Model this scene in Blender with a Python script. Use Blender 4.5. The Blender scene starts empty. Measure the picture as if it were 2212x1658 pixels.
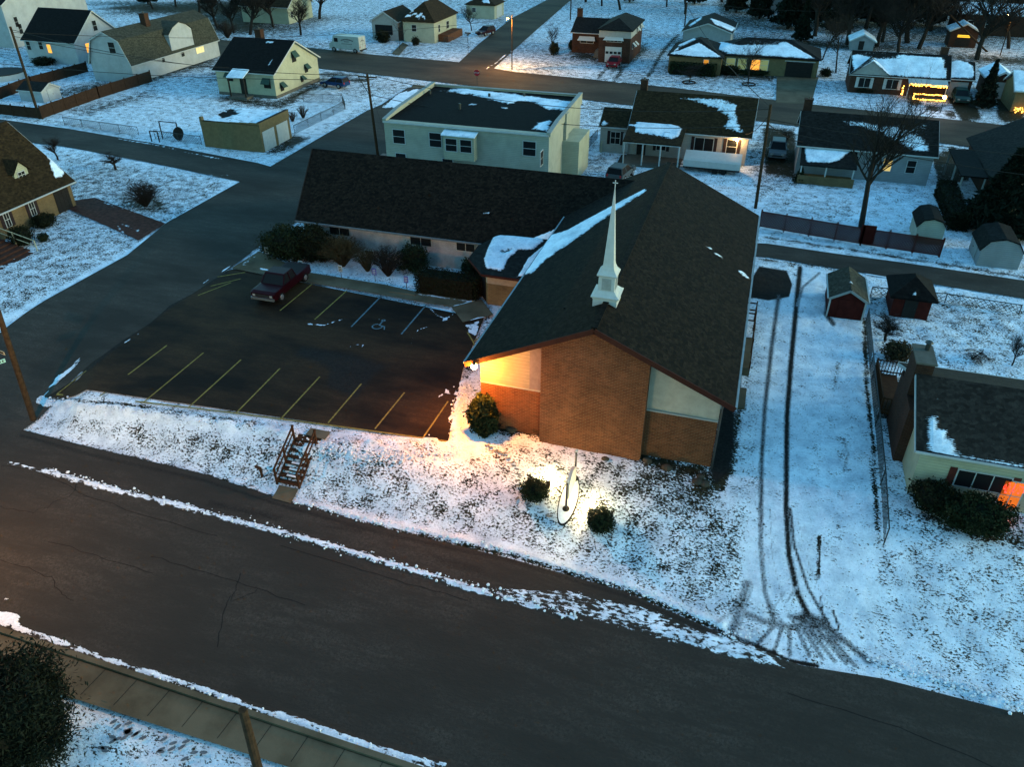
import bpy, math, random
import numpy as np
from mathutils import Vector, Matrix
PI = math.pi
V = Vector
R = math.radians
# ------------------------------------------------------------------ camera / world / light
sc = bpy.context.scene
COL = sc.collection
CF = 1700.0; PITCH = R(33.35); HEAD = R(17.2); CH = 25.0     # focal length in survey units, tilt, heading, height
cam = bpy.data.objects.new('camera', bpy.data.cameras.new('camera'))
COL.objects.link(cam)
cam.location = (0, 0, CH)
cam.rotation_euler = (PI/2 - PITCH, 0, HEAD)
cam.data.sensor_width = 36; cam.data.lens = 36*CF/2212
cam.data.clip_end = 3000; cam.data.clip_start = 0.2
sc.camera = cam
sc.render.engine = 'CYCLES'
sc.render.resolution_x = 1024; sc.render.resolution_y = 768
w = bpy.data.worlds.new('World'); sc.world = w; w.use_nodes = True
nt = w.node_tree; nt.nodes.clear()
sky = nt.nodes.new('ShaderNodeTexSky'); sky.sky_type = 'NISHITA'; sky.sun_disc = False
sky.sun_elevation = R(3.0); sky.sun_rotation = R(80); sky.ozone_density = 1.5; sky.air_density = 1.0; sky.dust_density = 0.3
hs = nt.nodes.new('ShaderNodeMix'); hs.data_type = 'RGBA'; hs.blend_type = 'MULTIPLY'; hs.inputs[0].default_value = 1
hs.inputs[7].default_value = (0.45, 0.90, 1.07, 1)
bg = nt.nodes.new('ShaderNodeBackground'); bg.inputs[1].default_value = 0.13
out = nt.nodes.new('ShaderNodeOutputWorld')
nt.links.new(sky.outputs[0], hs.inputs[6]); nt.links.new(hs.outputs[2], bg.inputs[0]); nt.links.new(bg.outputs[0], out.inputs[0])
sun = bpy.data.objects.new('sun', bpy.data.lights.new('sun', 'SUN')); COL.objects.link(sun)
sun.data.energy = 0.34; sun.data.angle = R(25); sun.data.color = (1.0, 0.86, 0.50)
sd = Vector((math.sin(R(80))*math.cos(R(11)), math.cos(R(80))*math.cos(R(11)), math.sin(R(11))))
sun.rotation_euler = sd.to_track_quat('Z', 'Y').to_euler()
sc.view_settings.view_transform = 'Standard'; sc.view_settings.look = 'None'
sc.view_settings.gamma = 1; sc.view_settings.exposure = 3.0

# ------------------------------------------------------------------ survey helpers: photo position -> place on the land
cP, sP, cA, sA = math.cos(PITCH), math.sin(PITCH), math.cos(HEAD), math.sin(HEAD)
def ray(px, py):
    r = (px-1106)/CF; u = (829-py)/CF
    f = cP+u*sP; z = -sP+u*cP
    return (r*cA-f*sA, r*sA+f*cA, z)
def proj(x, y, z):
    r = x*cA+y*sA; f = -x*sA+y*cA; v = z-CH
    d = np.maximum(f*cP-v*sP, 1.0); up = f*sP+v*cP
    return 1106+CF*r/d, 829-CF*up/d
def sst(t):
    t = np.clip(t, 0, 1); return t*t*(3-2*t)
def T(x, y):
    """height of the land: church lot level is 0, the main road lies 1.4 m lower"""
    x = np.asarray(x, float); y = np.asarray(y, float)
    yb = np.interp(x, [-60, -40, -36.6, -34, -13, -8, 2, 30], [38, 37, 33, 28.3, 28.3, 31.0, 32.5, 33])
    ye = np.interp(x, [-60, -36.6, -19, -5, 3, 8, 30], [25.8, 25.8, 25.1, 24.5, 23.0, 22.6, 22.6])
    return -1.4+1.4*sst((y-ye)/(yb-ye))
def PZ(px, py, z=0.0):
    d = ray(px, py); t = (z-CH)/d[2]; return Vector((d[0]*t, d[1]*t, z))
def G(px, py, dz=0.0):
    z = 0.0
    for _ in range(12):
        p = PZ(px, py, z); z = 0.5*z+0.5*(float(T(p.x, p.y))+dz)
    p.z = z; return p
def PY(px, py, y):
    d = ray(px, py); t = y/d[1]; return Vector((d[0]*t, y, CH+d[2]*t))
def PX(px, py, x):
    d = ray(px, py); t = x/d[0]; return Vector((x, d[1]*t, CH+d[2]*t))

# ------------------------------------------------------------------ coverage: where snow lies, baked per vertex
def seg_dist(P, pts, closed):
    d = np.full(len(P), 1e9); n = len(pts)
    for i in range(n if closed else n-1):
        a = np.array(pts[i], float); b = np.array(pts[(i+1) % n], float); ab = b-a
        t = np.clip(((P-a)@ab)/max(ab@ab, 1e-9), 0, 1)
        d = np.minimum(d, np.hypot(*(P-a-t[:, None]*ab).T))
    return d
def inside(P, pts):
    r = np.zeros(len(P), bool); n = len(pts)
    for i in range(n):
        x1, y1 = pts[i]; x2, y2 = pts[(i+1) % n]
        if y1 == y2: continue
        c = ((y1 > P[:, 1]) != (y2 > P[:, 1])) & (P[:, 0] < (x2-x1)*(P[:, 1]-y1)/(y2-y1)+x1)
        r ^= c
    return r
def cover(X, Y, Z, base, shapes):
    """shapes: ('p', pts, value, soft) area, ('s', pts, halfwidth, value, soft) band"""
    px, py = proj(X, Y, Z); P = np.stack([px, py], 1)
    a = np.full(len(X), base, float)
    for s in shapes:
        if s[0] == 'p': _, pts, val, soft = s; hw = 0
        else: _, pts, hw, val, soft = s
        q = np.array(pts, float); m = hw+soft
        k = np.where((px > q[:, 0].min()-m) & (px < q[:, 0].max()+m) & (py > q[:, 1].min()-m) & (py < q[:, 1].max()+m))[0]
        if not len(k): continue
        if s[0] == 'p':
            d = seg_dist(P[k], pts, True); d = np.where(inside(P[k], pts), -d, d)
        else: d = seg_dist(P[k], pts, False)-hw
        t = np.clip(0.5-d/soft, 0, 1); a[k] = a[k]*(1-t)+val*t
    return a
rs = np.random.RandomState(3)
_L = rs.rand(256, 256)
def vnoise(x, y, s):
    x = x*s+50; y = y*s+50; xi = np.floor(x).astype(int); yi = np.floor(y).astype(int); fx = sst(x-xi); fy = sst(y-yi)
    g = lambda i, j: _L[i % 256, j % 256]
    return (g(xi, yi)*(1-fx)+g(xi+1, yi)*fx)*(1-fy)+(g(xi, yi+1)*(1-fx)+g(xi+1, yi+1)*fx)*fy

# ------------------------------------------------------------------ materials
def newmat(name):
    m = bpy.data.materials.new(name); m.use_nodes = True; n = m.node_tree; n.nodes.clear()
    o = n.nodes.new('ShaderNodeOutputMaterial'); b = n.nodes.new('ShaderNodeBsdfPrincipled'); n.links.new(b.outputs[0], o.inputs[0]); b.inputs['Specular IOR Level'].default_value = .08
    return m, n, b
def N(n, t, **k):
    x = n.nodes.new(t)
    for a, v in k.items(): setattr(x, a, v)
    return x
def noise(n, scale, detail=4, rough=.6, vec=None, stretch=None):
    tc = N(n, 'ShaderNodeTexCoord'); src = tc.outputs['Object'] if vec is None else vec
    if stretch:
        mp = N(n, 'ShaderNodeMapping'); mp.inputs['Scale'].default_value = stretch; n.links.new(src, mp.inputs[0]); src = mp.outputs[0]
    t = N(n, 'ShaderNodeTexNoise'); t.inputs['Scale'].default_value = scale; t.inputs['Detail'].default_value = detail; t.inputs['Roughness'].default_value = rough
    n.links.new(src, t.inputs['Vector']); return t.outputs['Fac']
def ramp(n, fac, a, b, ca, cb):
    r = N(n, 'ShaderNodeMapRange'); r.clamp = True
    r.inputs[1].default_value = a; r.inputs[2].default_value = b; n.links.new(fac, r.inputs[0])
    m = N(n, 'ShaderNodeMix', data_type='RGBA')
    n.links.new(r.outputs[0], m.inputs[0])
    for i, c in ((6, ca), (7, cb)):
        if isinstance(c, tuple): m.inputs[i].default_value = (*c, 1)
        else: n.links.new(c, m.inputs[i])
    return m.outputs[2]
def mathn(n, op, a, b):
    m = N(n, 'ShaderNodeMath', operation=op)
    for i, v in ((0, a), (1, b)):
        if isinstance(v, (int, float)): m.inputs[i].default_value = v
        else: n.links.new(v, m.inputs[i])
    return m.outputs[0]
def bump(n, b, h, s, d=0.02):
    u = N(n, 'ShaderNodeBump'); u.inputs['Strength'].default_value = s; u.inputs['Distance'].default_value = d
    n.links.new(h, u.inputs['Height']); n.links.new(u.outputs[0], b.inputs['Normal'])
MC = {}
def plain(name, c, rough=.7, var=.25, scale=3.0, metal=0.0, fine=None):
    key = (name, c, rough)
    if key in MC: return MC[key]
    m, n, b = newmat(name)
    k = tuple(x*(1-var) for x in c)
    col = ramp(n, noise(n, scale, 6, .65), .35, .65, k, c)
    n.links.new(col, b.inputs['Base Color']); b.inputs['Roughness'].default_value = rough; b.inputs['Metallic'].default_value = metal
    MC[key] = m; return m
def glow(name, c, s):
    m, n, b = newmat(name); b.inputs['Base Color'].default_value = (*c, 1)
    b.inputs['Emission Color'].default_value = (*c, 1); b.inputs['Emission Strength'].default_value = s; return m
def snowmix(name, under, rough_u=.8, nscale=2.2, amp=2.2, stretch=(1, 1, 1), snow=((.36, .44, .53), (.74, .82, .90)), soft=.05, rows=None, bumpd=.03):
    """under: function(node tree) -> colour socket; snow lies where attribute + noise passes one half"""
    m, n, b = newmat(name)
    at = N(n, 'ShaderNodeAttribute', attribute_name='snow')
    f1 = noise(n, nscale, 7, .68, stretch=stretch); f2 = noise(n, nscale*.17, 3, .5)
    s = mathn(n, 'ADD', mathn(n, 'MULTIPLY', mathn(n, 'SUBTRACT', f1, .5), amp), mathn(n, 'MULTIPLY', mathn(n, 'SUBTRACT', f2, .5), amp*.35))
    s = mathn(n, 'ADD', s, at.outputs['Fac'])
    if rows:
        wv = N(n, 'ShaderNodeTexWave', wave_type='BANDS', bands_direction=rows[0]); wv.inputs['Scale'].default_value = rows[1]
        tc = N(n, 'ShaderNodeTexCoord'); n.links.new(tc.outputs['Object'], wv.inputs[0])
        s = mathn(n, 'ADD', s, mathn(n, 'MULTIPLY', mathn(n, 'SUBTRACT', wv.outputs['Fac'], .5), rows[2]))
    scol = ramp(n, mathn(n, 'ADD', mathn(n, 'MULTIPLY', noise(n, .8, 6, .7), .6), mathn(n, 'MULTIPLY', noise(n, 9, 6, .8), .4)), .36, .58, snow[0], snow[1])
    ucol = under(n)
    col = ramp(n, s, .5-soft, .5+soft, ucol, scol)
    t2 = N(n, 'ShaderNodeAttribute', attribute_name='track')
    tk = mathn(n, 'ADD', t2.outputs['Fac'], mathn(n, 'MULTIPLY', mathn(n, 'SUBTRACT', noise(n, 11, 6, .78), .5), .85))
    col = ramp(n, tk, .32, .72, col, ramp(n, noise(n, 7, 5, .7), .3, .7, (.004, .004, .004), (.020, .019, .017)))
    n.links.new(col, b.inputs['Base Color']); b.inputs['Roughness'].default_value = rough_u
    bump(n, b, mathn(n, 'ADD', s, noise(n, 9, 5, .7)), .6, bumpd)
    return m
def u_grass(n): return ramp(n, noise(n, 5, 5), .35, .65, (.004, .005, .003), (.030, .027, .014))
def asph(lo, hi, big=.18):
    def f(n):
        a = ramp(n, noise(n, 9, 8, .85), .38, .62, tuple(v*.50 for v in hi), tuple(v*1.45 for v in hi))
        a = ramp(n, noise(n, 1.1, 7, .72, stretch=(.5, 2.2, 1)), .40, .60, tuple(v*.72 for v in hi), a)
        return ramp(n, noise(n, big, 6, .62, stretch=(.6, 1.5, 1)), .38, .58, tuple(lo), a)
    return f
def shingle(c1, c2):
    def f(n):
        a = ramp(n, noise(n, 5, 5, .8), .35, .65, c1, c2)
        br = N(n, 'ShaderNodeTexVoronoi'); br.inputs['Scale'].default_value = 4.5
        tc = N(n, 'ShaderNodeTexCoord'); mp = N(n, 'ShaderNodeMapping'); mp.inputs['Scale'].default_value = (1, 1, 2.2)
        n.links.new(tc.outputs['Object'], mp.inputs[0]); n.links.new(mp.outputs[0], br.inputs['Vector'])
        sep = N(n, 'ShaderNodeSeparateColor'); n.links.new(br.outputs['Color'], sep.inputs[0])
        return ramp(n, sep.outputs[0], 0, 1, tuple(v*.6 for v in c1), a)
    return f
def roofmat(name, c1, c2, rows=None, nscale=1.6, amp=.9):
    return snowmix(name, shingle(c1, c2), .85, nscale*3, amp*1.3, rows=rows, soft=.12, bumpd=.02)
def siding(name, c, pitch=.16, dirt=.25, rough=.6):
    m, n, b = newmat(name); c = tuple(v*.60 for v in c)
    tc = N(n, 'ShaderNodeTexCoord'); sp = N(n, 'ShaderNodeSeparateXYZ'); n.links.new(tc.outputs['Object'], sp.inputs[0])
    fr = mathn(n, 'FRACT', mathn(n, 'MULTIPLY', sp.outputs[2], 1/pitch), 0)
    line = ramp(n, fr, .80, .97, c, tuple(v*.55 for v in c))
    col = ramp(n, noise(n, .9, 6, .65), .3, .6, tuple(v*(1-dirt) for v in c), line)
    n.links.new(col, b.inputs['Base Color']); b.inputs['Roughness'].default_value = rough
    bump(n, b, fr, .5, .02); return m
def brick(name, c1, c2, mortar, scale=1.0):
    m, n, b = newmat(name)
    tc = N(n, 'ShaderNodeTexCoord'); ge = N(n, 'ShaderNodeNewGeometry'); sp = N(n, 'ShaderNodeSeparateXYZ'); n.links.new(tc.outputs['Object'], sp.inputs[0])
    cb = N(n, 'ShaderNodeCombineXYZ'); n.links.new(mathn(n, 'ADD', sp.outputs[0], sp.outputs[1]), cb.inputs[0]); n.links.new(sp.outputs[2], cb.inputs[1])
    t = N(n, 'ShaderNodeTexBrick'); t.inputs['Scale'].default_value = 1.0/scale
    t.inputs['Color1'].default_value = (*c1, 1); t.inputs['Color2'].default_value = (*c2, 1); t.inputs['Mortar'].default_value = (*mortar, 1)
    t.inputs['Brick Width'].default_value = .26; t.inputs['Row Height'].default_value = .09; t.inputs['Mortar Size'].default_value = .009; t.inputs['Bias'].default_value = 0
    n.links.new(cb.outputs[0], t.inputs[0])
    k = N(n, 'ShaderNodeMix', data_type='RGBA', blend_type='MULTIPLY'); k.inputs[0].default_value = 1
    n.links.new(t.outputs[0], k.inputs[6]); n.links.new(ramp(n, noise(n, .7, 6, .7), .3, .65, (.62, .62, .62), (1.1, 1.1, 1.1)), k.inputs[7])
    n.links.new(k.outputs[2], b.inputs['Base Color']); b.inputs['Roughness'].default_value = .85
    bump(n, b, t.outputs['Fac'], -.4, .01); return m
def leafm(name, c1, c2): return plain(name, tuple(v*.62 for v in c2), .75, 1-c1[0]/max(c2[0], 1e-4), 7)

M_snowgrass = snowmix('snowy_lawn', u_grass, .85, 8.0, 3.4, (1, 1.5, 1), bumpd=.04, soft=.09)
M_road = snowmix('road_asphalt', asph((.026, .023, .019), (.040, .035, .029), .25), .8, 5.0, 2.4, (.6, 1.3, 1), bumpd=.02)
M_side = snowmix('side_street_asphalt', asph((.026, .023, .019), (.052, .046, .038), .2), .8, 2.0, 1.5, (1.4, .5, 1), bumpd=.02)
M_far = snowmix('far_street_asphalt', asph((.030, .024, .017), (.066, .052, .036), .15), .8, 1.4, 1.3, bumpd=.02)
M_lot = snowmix('lot_asphalt', asph((.008, .005, .003), (.036, .021, .010), .20), .75, 2.0, 1.5, bumpd=.02)
M_walk = snowmix('concrete_slabs', lambda n: ramp(n, noise(n, .5, 6, .6), .35, .6, (.060, .050, .032), (.104, .088, .058)), .85, 2.4, 1.5, bumpd=.01)
M_yellow = plain('yellow_paint', (.24, .19, .05), .7, .5, 6)
M_bluepaint = plain('pale_blue_paint', (.10, .17, .20), .7, .5, 6)
M_tar = plain('tar_crack', (.006, .006, .006), .8)
M_snow = plain('packed_snow', (.68, .75, .83), .8, .25, 4)
M_white = plain('white_trim', (.36, .37, .36), .5, .15)
M_glass, _n, _b = newmat('window_glass'); _b.inputs['Base Color'].default_value = (.005, .006, .007, 1); _b.inputs['Roughness'].default_value = .6; _b.inputs['Specular IOR Level'].default_value = .12
M_lit = glow('lit_window_glass', (1.0, .36, .05), .16)
M_dk = plain('dark_trim', (.02, .018, .016), .7)
M_wood = plain('weathered_pole_wood', (.045, .028, .016), .9, .5, 5)
M_bark = plain('dark_bark', (.026, .021, .017), .95, .4, 6)
M_twig = plain('bare_twigs', (.022, .018, .015), .95, .3, 6)
M_metal = plain('grey_metal', (.05, .055, .055), .5, .2, 3, .6)
M_concrete = plain('foundation_concrete', (.10, .095, .08), .9, .3)

# ------------------------------------------------------------------ mesh builder and naming
def tag(o, label=None, cat=None, group=None, kind=None):
    if label: o['label'] = label
    if cat: o['category'] = cat
    if group: o['group'] = group
    if kind: o['kind'] = kind
    return o
def empty(name, loc, label, cat, group=None, rz=0.0):
    o = bpy.data.objects.new(name, None); o.location = loc; o.rotation_euler = (0, 0, rz); o.empty_display_size = .3
    COL.objects.link(o); return tag(o, label, cat, group)
class MB:
    def __init__(s): s.v = []; s.f = []
    def add(s, vs, fs):
        s.ch = getattr(s, 'ch', [])+[(vs, fs)] if len(getattr(s, 'ch', [])) < 24 else s.ch
        vs = list(vs); k = len(s.v); s.v += [tuple(p) for p in vs]; s.f += [tuple(i+k for i in f) for f in fs]; return s
    def box(s, x0, x1, y0, y1, z0, z1):
        return s.add([(x0, y0, z0), (x1, y0, z0), (x1, y1, z0), (x0, y1, z0), (x0, y0, z1), (x1, y0, z1), (x1, y1, z1), (x0, y1, z1)],
                     [(0, 3, 2, 1), (4, 5, 6, 7), (0, 1, 5, 4), (1, 2, 6, 5), (2, 3, 7, 6), (3, 0, 4, 7)])
    def bar(s, p, q, w, h=None, up=(0, 0, 1)):
        p = Vector(p); q = Vector(q); h = h or w; d = (q-p).normalized(); a = d.cross(Vector(up))
        a = (a if a.length > 1e-4 else Vector((1, 0, 0))).normalized(); b = a.cross(d)
        vs = [c+a*i*w/2+b*j*h/2 for c in (p, q) for i, j in ((-1, -1), (1, -1), (1, 1), (-1, 1))]
        return s.add(vs, [(0, 3, 2, 1), (4, 5, 6, 7), (0, 1, 5, 4), (1, 2, 6, 5), (2, 3, 7, 6), (3, 0, 4, 7)])
    def tube(s, p, q, r0, r1, n=8, cap=True):
        p = Vector(p); q = Vector(q); d = (q-p).normalized(); a = d.orthogonal().normalized(); b = d.cross(a)
        vs = [c+(a*math.cos(2*PI*i/n)+b*math.sin(2*PI*i/n))*r for c, r in ((p, r0), (q, r1)) for i in range(n)]
        fs = [(i, (i+1) % n, n+(i+1) % n, n+i) for i in range(n)]
        if cap: fs += [tuple(range(n))[::-1], tuple(range(n, 2*n))]
        return s.add(vs, fs)
    def path(s, pts, r, n=5):
        for a, b in zip(pts[:-1], pts[1:]): s.tube(a, b, r, r, n, True)
        return s
    def prism(s, prof, a, b, axis='x'):
        """prof: list of (t, z); extruded from a to b along axis"""
        n = len(prof)
        vs = [((c, t, z) if axis == 'x' else (t, c, z)) for c in (a, b) for t, z in prof]
        fs = [(i, (i+1) % n, n+(i+1) % n, n+i) for i in range(n)]+[tuple(range(n))[::-1], tuple(range(n, 2*n))]
        return s.add(vs, fs)
    def lathe(s, c, prof, n=12):
        c = Vector(c); vs = []; fs = []
        for r, z in prof: vs += [(c.x+r*math.cos(2*PI*i/n), c.y+r*math.sin(2*PI*i/n), c.z+z) for i in range(n)]
        for k in range(len(prof)-1):
            for i in range(n): fs.append((k*n+i, k*n+(i+1) % n, (k+1)*n+(i+1) % n, (k+1)*n+i))
        fs += [tuple(range(n))[::-1], tuple(range((len(prof)-1)*n, len(prof)*n))]
        return s.add(vs, fs)
    def slab(s, p0, p1, p2, p3, th=.12, n=1, m=1):
        """p0,p1 lower edge, p3,p2 upper edge; top surface through the points, thickness downwards"""
        p = [Vector(q) for q in (p0, p1, p2, p3)]; k = len(s.v)
        for j in range(m+1):
            a = p[0].lerp(p[3], j/m); b = p[1].lerp(p[2], j/m)
            for i in range(n+1): s.v.append(tuple(a.lerp(b, i/n)))
        for j in range(m):
            for i in range(n):
                o = k+j*(n+1)+i; s.f.append((o, o+1, o+n+2, o+n+1))
        if th:
            d = Vector((0, 0, -th)); t = [q+Vector((0, 0, -.001)) for q in p]; s.add(t+[q+d for q in p], [(7, 6, 5, 4), (0, 4, 5, 1), (1, 5, 6, 2), (2, 6, 7, 3), (3, 7, 4, 0)])
        return s
    def build(s, name, mat, parent=None, world=True, smooth=False, snow=None, base=0.0, weld=False):
        me = bpy.data.meshes.new(name)
        v = np.array(s.v, float)
        if snow is not None:
            a = cover(v[:, 0], v[:, 1], v[:, 2], base, snow); v[:, 2] += .07*np.clip((a-.45)*3, 0, 1)*(.6+.8*vnoise(v[:, 0], v[:, 1], 1.3))
        if parent is not None and world: v = v-np.array(parent.matrix_basis.translation if parent.parent is None else parent.matrix_basis.translation+parent.parent.location)
        me.from_pydata([tuple(p) for p in v], [], s.f)
        me.materials.append(mat)
        if snow is not None: me.attributes.new('snow', 'FLOAT', 'POINT').data.foreach_set('value', a.astype(np.float32))
        if smooth: me.polygons.foreach_set('use_smooth', [True]*len(me.polygons))
        me.update()
        o = bpy.data.objects.new(name, me); COL.objects.link(o)
        if parent is not None: o.parent = parent
        return o
    def each(s, name, mat, parent):
        for vs, fs in s.ch: MB().add(vs, fs).build(name, mat, parent)
def thing(mb, name, mat, label, cat, group=None, **k):
    return tag(mb.build(name, mat, **k), label, cat, group)
def text(body, name, size, mat, parent, loc, rot, ext=.004):
    c = bpy.data.curves.new(name, 'FONT'); c.body = body; c.size = size; c.align_x = 'CENTER'; c.align_y = 'CENTER'; c.extrude = ext
    c.materials.append(mat); t = bpy.data.objects.new('lettering', c); COL.objects.link(t); me = bpy.data.meshes.new_from_object(t.evaluated_get(bpy.context.evaluated_depsgraph_get())); bpy.data.objects.remove(t)
    o = bpy.data.objects.new(name, me); COL.objects.link(o); o.parent = parent; o.location = loc; o.rotation_euler = rot; return o

# ------------------------------------------------------------------ ground sheet and road sheets
def axis(lo, hi, fine0, fine1, h, far):
    a = list(np.arange(fine0, fine1+1e-6, h))
    s = h; x = fine1
    while x < hi: s = min(s*1.06, far); x += s; a.append(x)
    s = h; x = fine0; b = []
    while x > lo: s = min(s*1.06, far); x -= s; b.append(x)
    return np.array(b[::-1]+a)
def grid_mesh(name, X, Y, Z, mat, snow, label=None, parent=None, track=None):
    ny, nx = X.shape
    co = np.stack([X.ravel(), Y.ravel(), Z.ravel()], 1)
    i = np.arange(nx*ny).reshape(ny, nx)
    q = np.stack([i[:-1, :-1], i[:-1, 1:], i[1:, 1:], i[1:, :-1]], -1).reshape(-1, 4)
    me = bpy.data.meshes.new(name); me.vertices.add(len(co)); me.vertices.foreach_set('co', co.ravel())
    me.loops.add(q.size); me.loops.foreach_set('vertex_index', q.ravel()); me.polygons.add(len(q))
    me.polygons.foreach_set('loop_start', np.arange(0, q.size, 4)); me.polygons.foreach_set('loop_total', np.full(len(q), 4))
    me.materials.append(mat); me.update(calc_edges=True)
    me.attributes.new('snow', 'FLOAT', 'POINT').data.foreach_set('value', snow.ravel().astype(np.float32))
    if track is not None: me.attributes.new('track', 'FLOAT', 'POINT').data.foreach_set('value', track.ravel().astype(np.float32))
    me.polygons.foreach_set('use_smooth', [True]*len(me.polygons))
    o = bpy.data.objects.new(name, me); COL.objects.link(o)
    if parent: o.parent = parent
    return o
TR1 = [(1728, 580), (1722, 640), (1709, 780), (1700, 900), (1698, 1100), (1704, 1200), (1722, 1280), (1748, 1335)]
TR2 = [(1682, 640), (1668, 740), (1652, 880), (1645, 1000), (1643, 1180), (1652, 1280), (1672, 1340)]
TRACKS = [
 ('p', [(1640, 575), (1700, 585), (1712, 615), (1705, 642), (1660, 650), (1600, 640)], .95, 6),
 ('p', [(1650, 1200), (1760, 1200), (1800, 1340), (1660, 1345)], .14, 20), ('s', [(1685, 700), (1672, 1000), (1672, 1250)], 30, .06, 20),
 ('p', [(1556, 878), (1590, 870), (1588, 960), (1578, 1020), (1545, 1050), (1530, 1015)], .85, 16),
 ('p', [(1600, 700), (1625, 640), (1612, 700), (1600, 860), (1588, 870)], .8, 8),
 ('s', TR1, 7, .80, 9), ('s', TR2, 6.5, .68, 9),
 ('s', [(1640, 1000), (1640, 1130), (1655, 1290), (1690, 1345)], 2.5, .55, 4), ('s', [(1663, 1100), (1668, 1200), (1690, 1300), (1712, 1345)], 2.5, .5, 4),
 ('s', [(1708, 1100), (1716, 1180), (1745, 1270), (1790, 1350)], 4, .72, 5), ('s', [(1722, 1120), (1750, 1230), (1800, 1330), (1830, 1365)], 2.5, .48, 4),
 ('s', [(1735, 1130), (1775, 1250), (1800, 1300)], 2, .40, 4), ('s', [(1700, 1300), (1720, 1270)], 4, .5, 4), ('s', [(1668, 1320), (1695, 1280)], 3, .5, 4),
 ('s', [(1614, 1262), (1598, 1310), (1582, 1372)], 14, .60, 18), ('s', [(1626, 1266), (1608, 1320), (1598, 1360)], 4, .5, 6), ('s', [(1595, 1300), (1570, 1330), (1535, 1355)], 6, .5, 8),
 ('s', [(1610, 1328), (1650, 1345), (1690, 1352)], 6, .45, 14), ('p', [(1700, 1332), (1740, 1322), (1790, 1340), (1800, 1362), (1750, 1365)], .75, 16), ('s', [(1780, 1352), (1830, 1388), (1872, 1428)], 5, .6, 12),
 ('s', [(1820, 770), (1812, 800), (1806, 840)], 4, .45, 8), ('s', [(1768, 1160), (1770, 1200), (1767, 1250)], 3, .8, 4), ('s', [(1772, 1290), (1778, 1320)], 2.5, .7, 4), ('s', [(1800, 1320), (1812, 1360)], 3, .8, 4), ('s', [(1822, 950), (1832, 980), (1822, 1020)], 6, .5, 12),
 ('s', [(1860, 800), (1862, 950), (1866, 1100), (1862, 1200)], 2, .32, 6), ('s', [(1845, 850), (1850, 1000)], 2, .3, 6), ('s', [(1770, 590), (1735, 620), (1722, 660)], 4, .6, 5), ('s', [(1790, 640), (1785, 680), (1800, 700)], 7, .7, 8),
]
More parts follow.
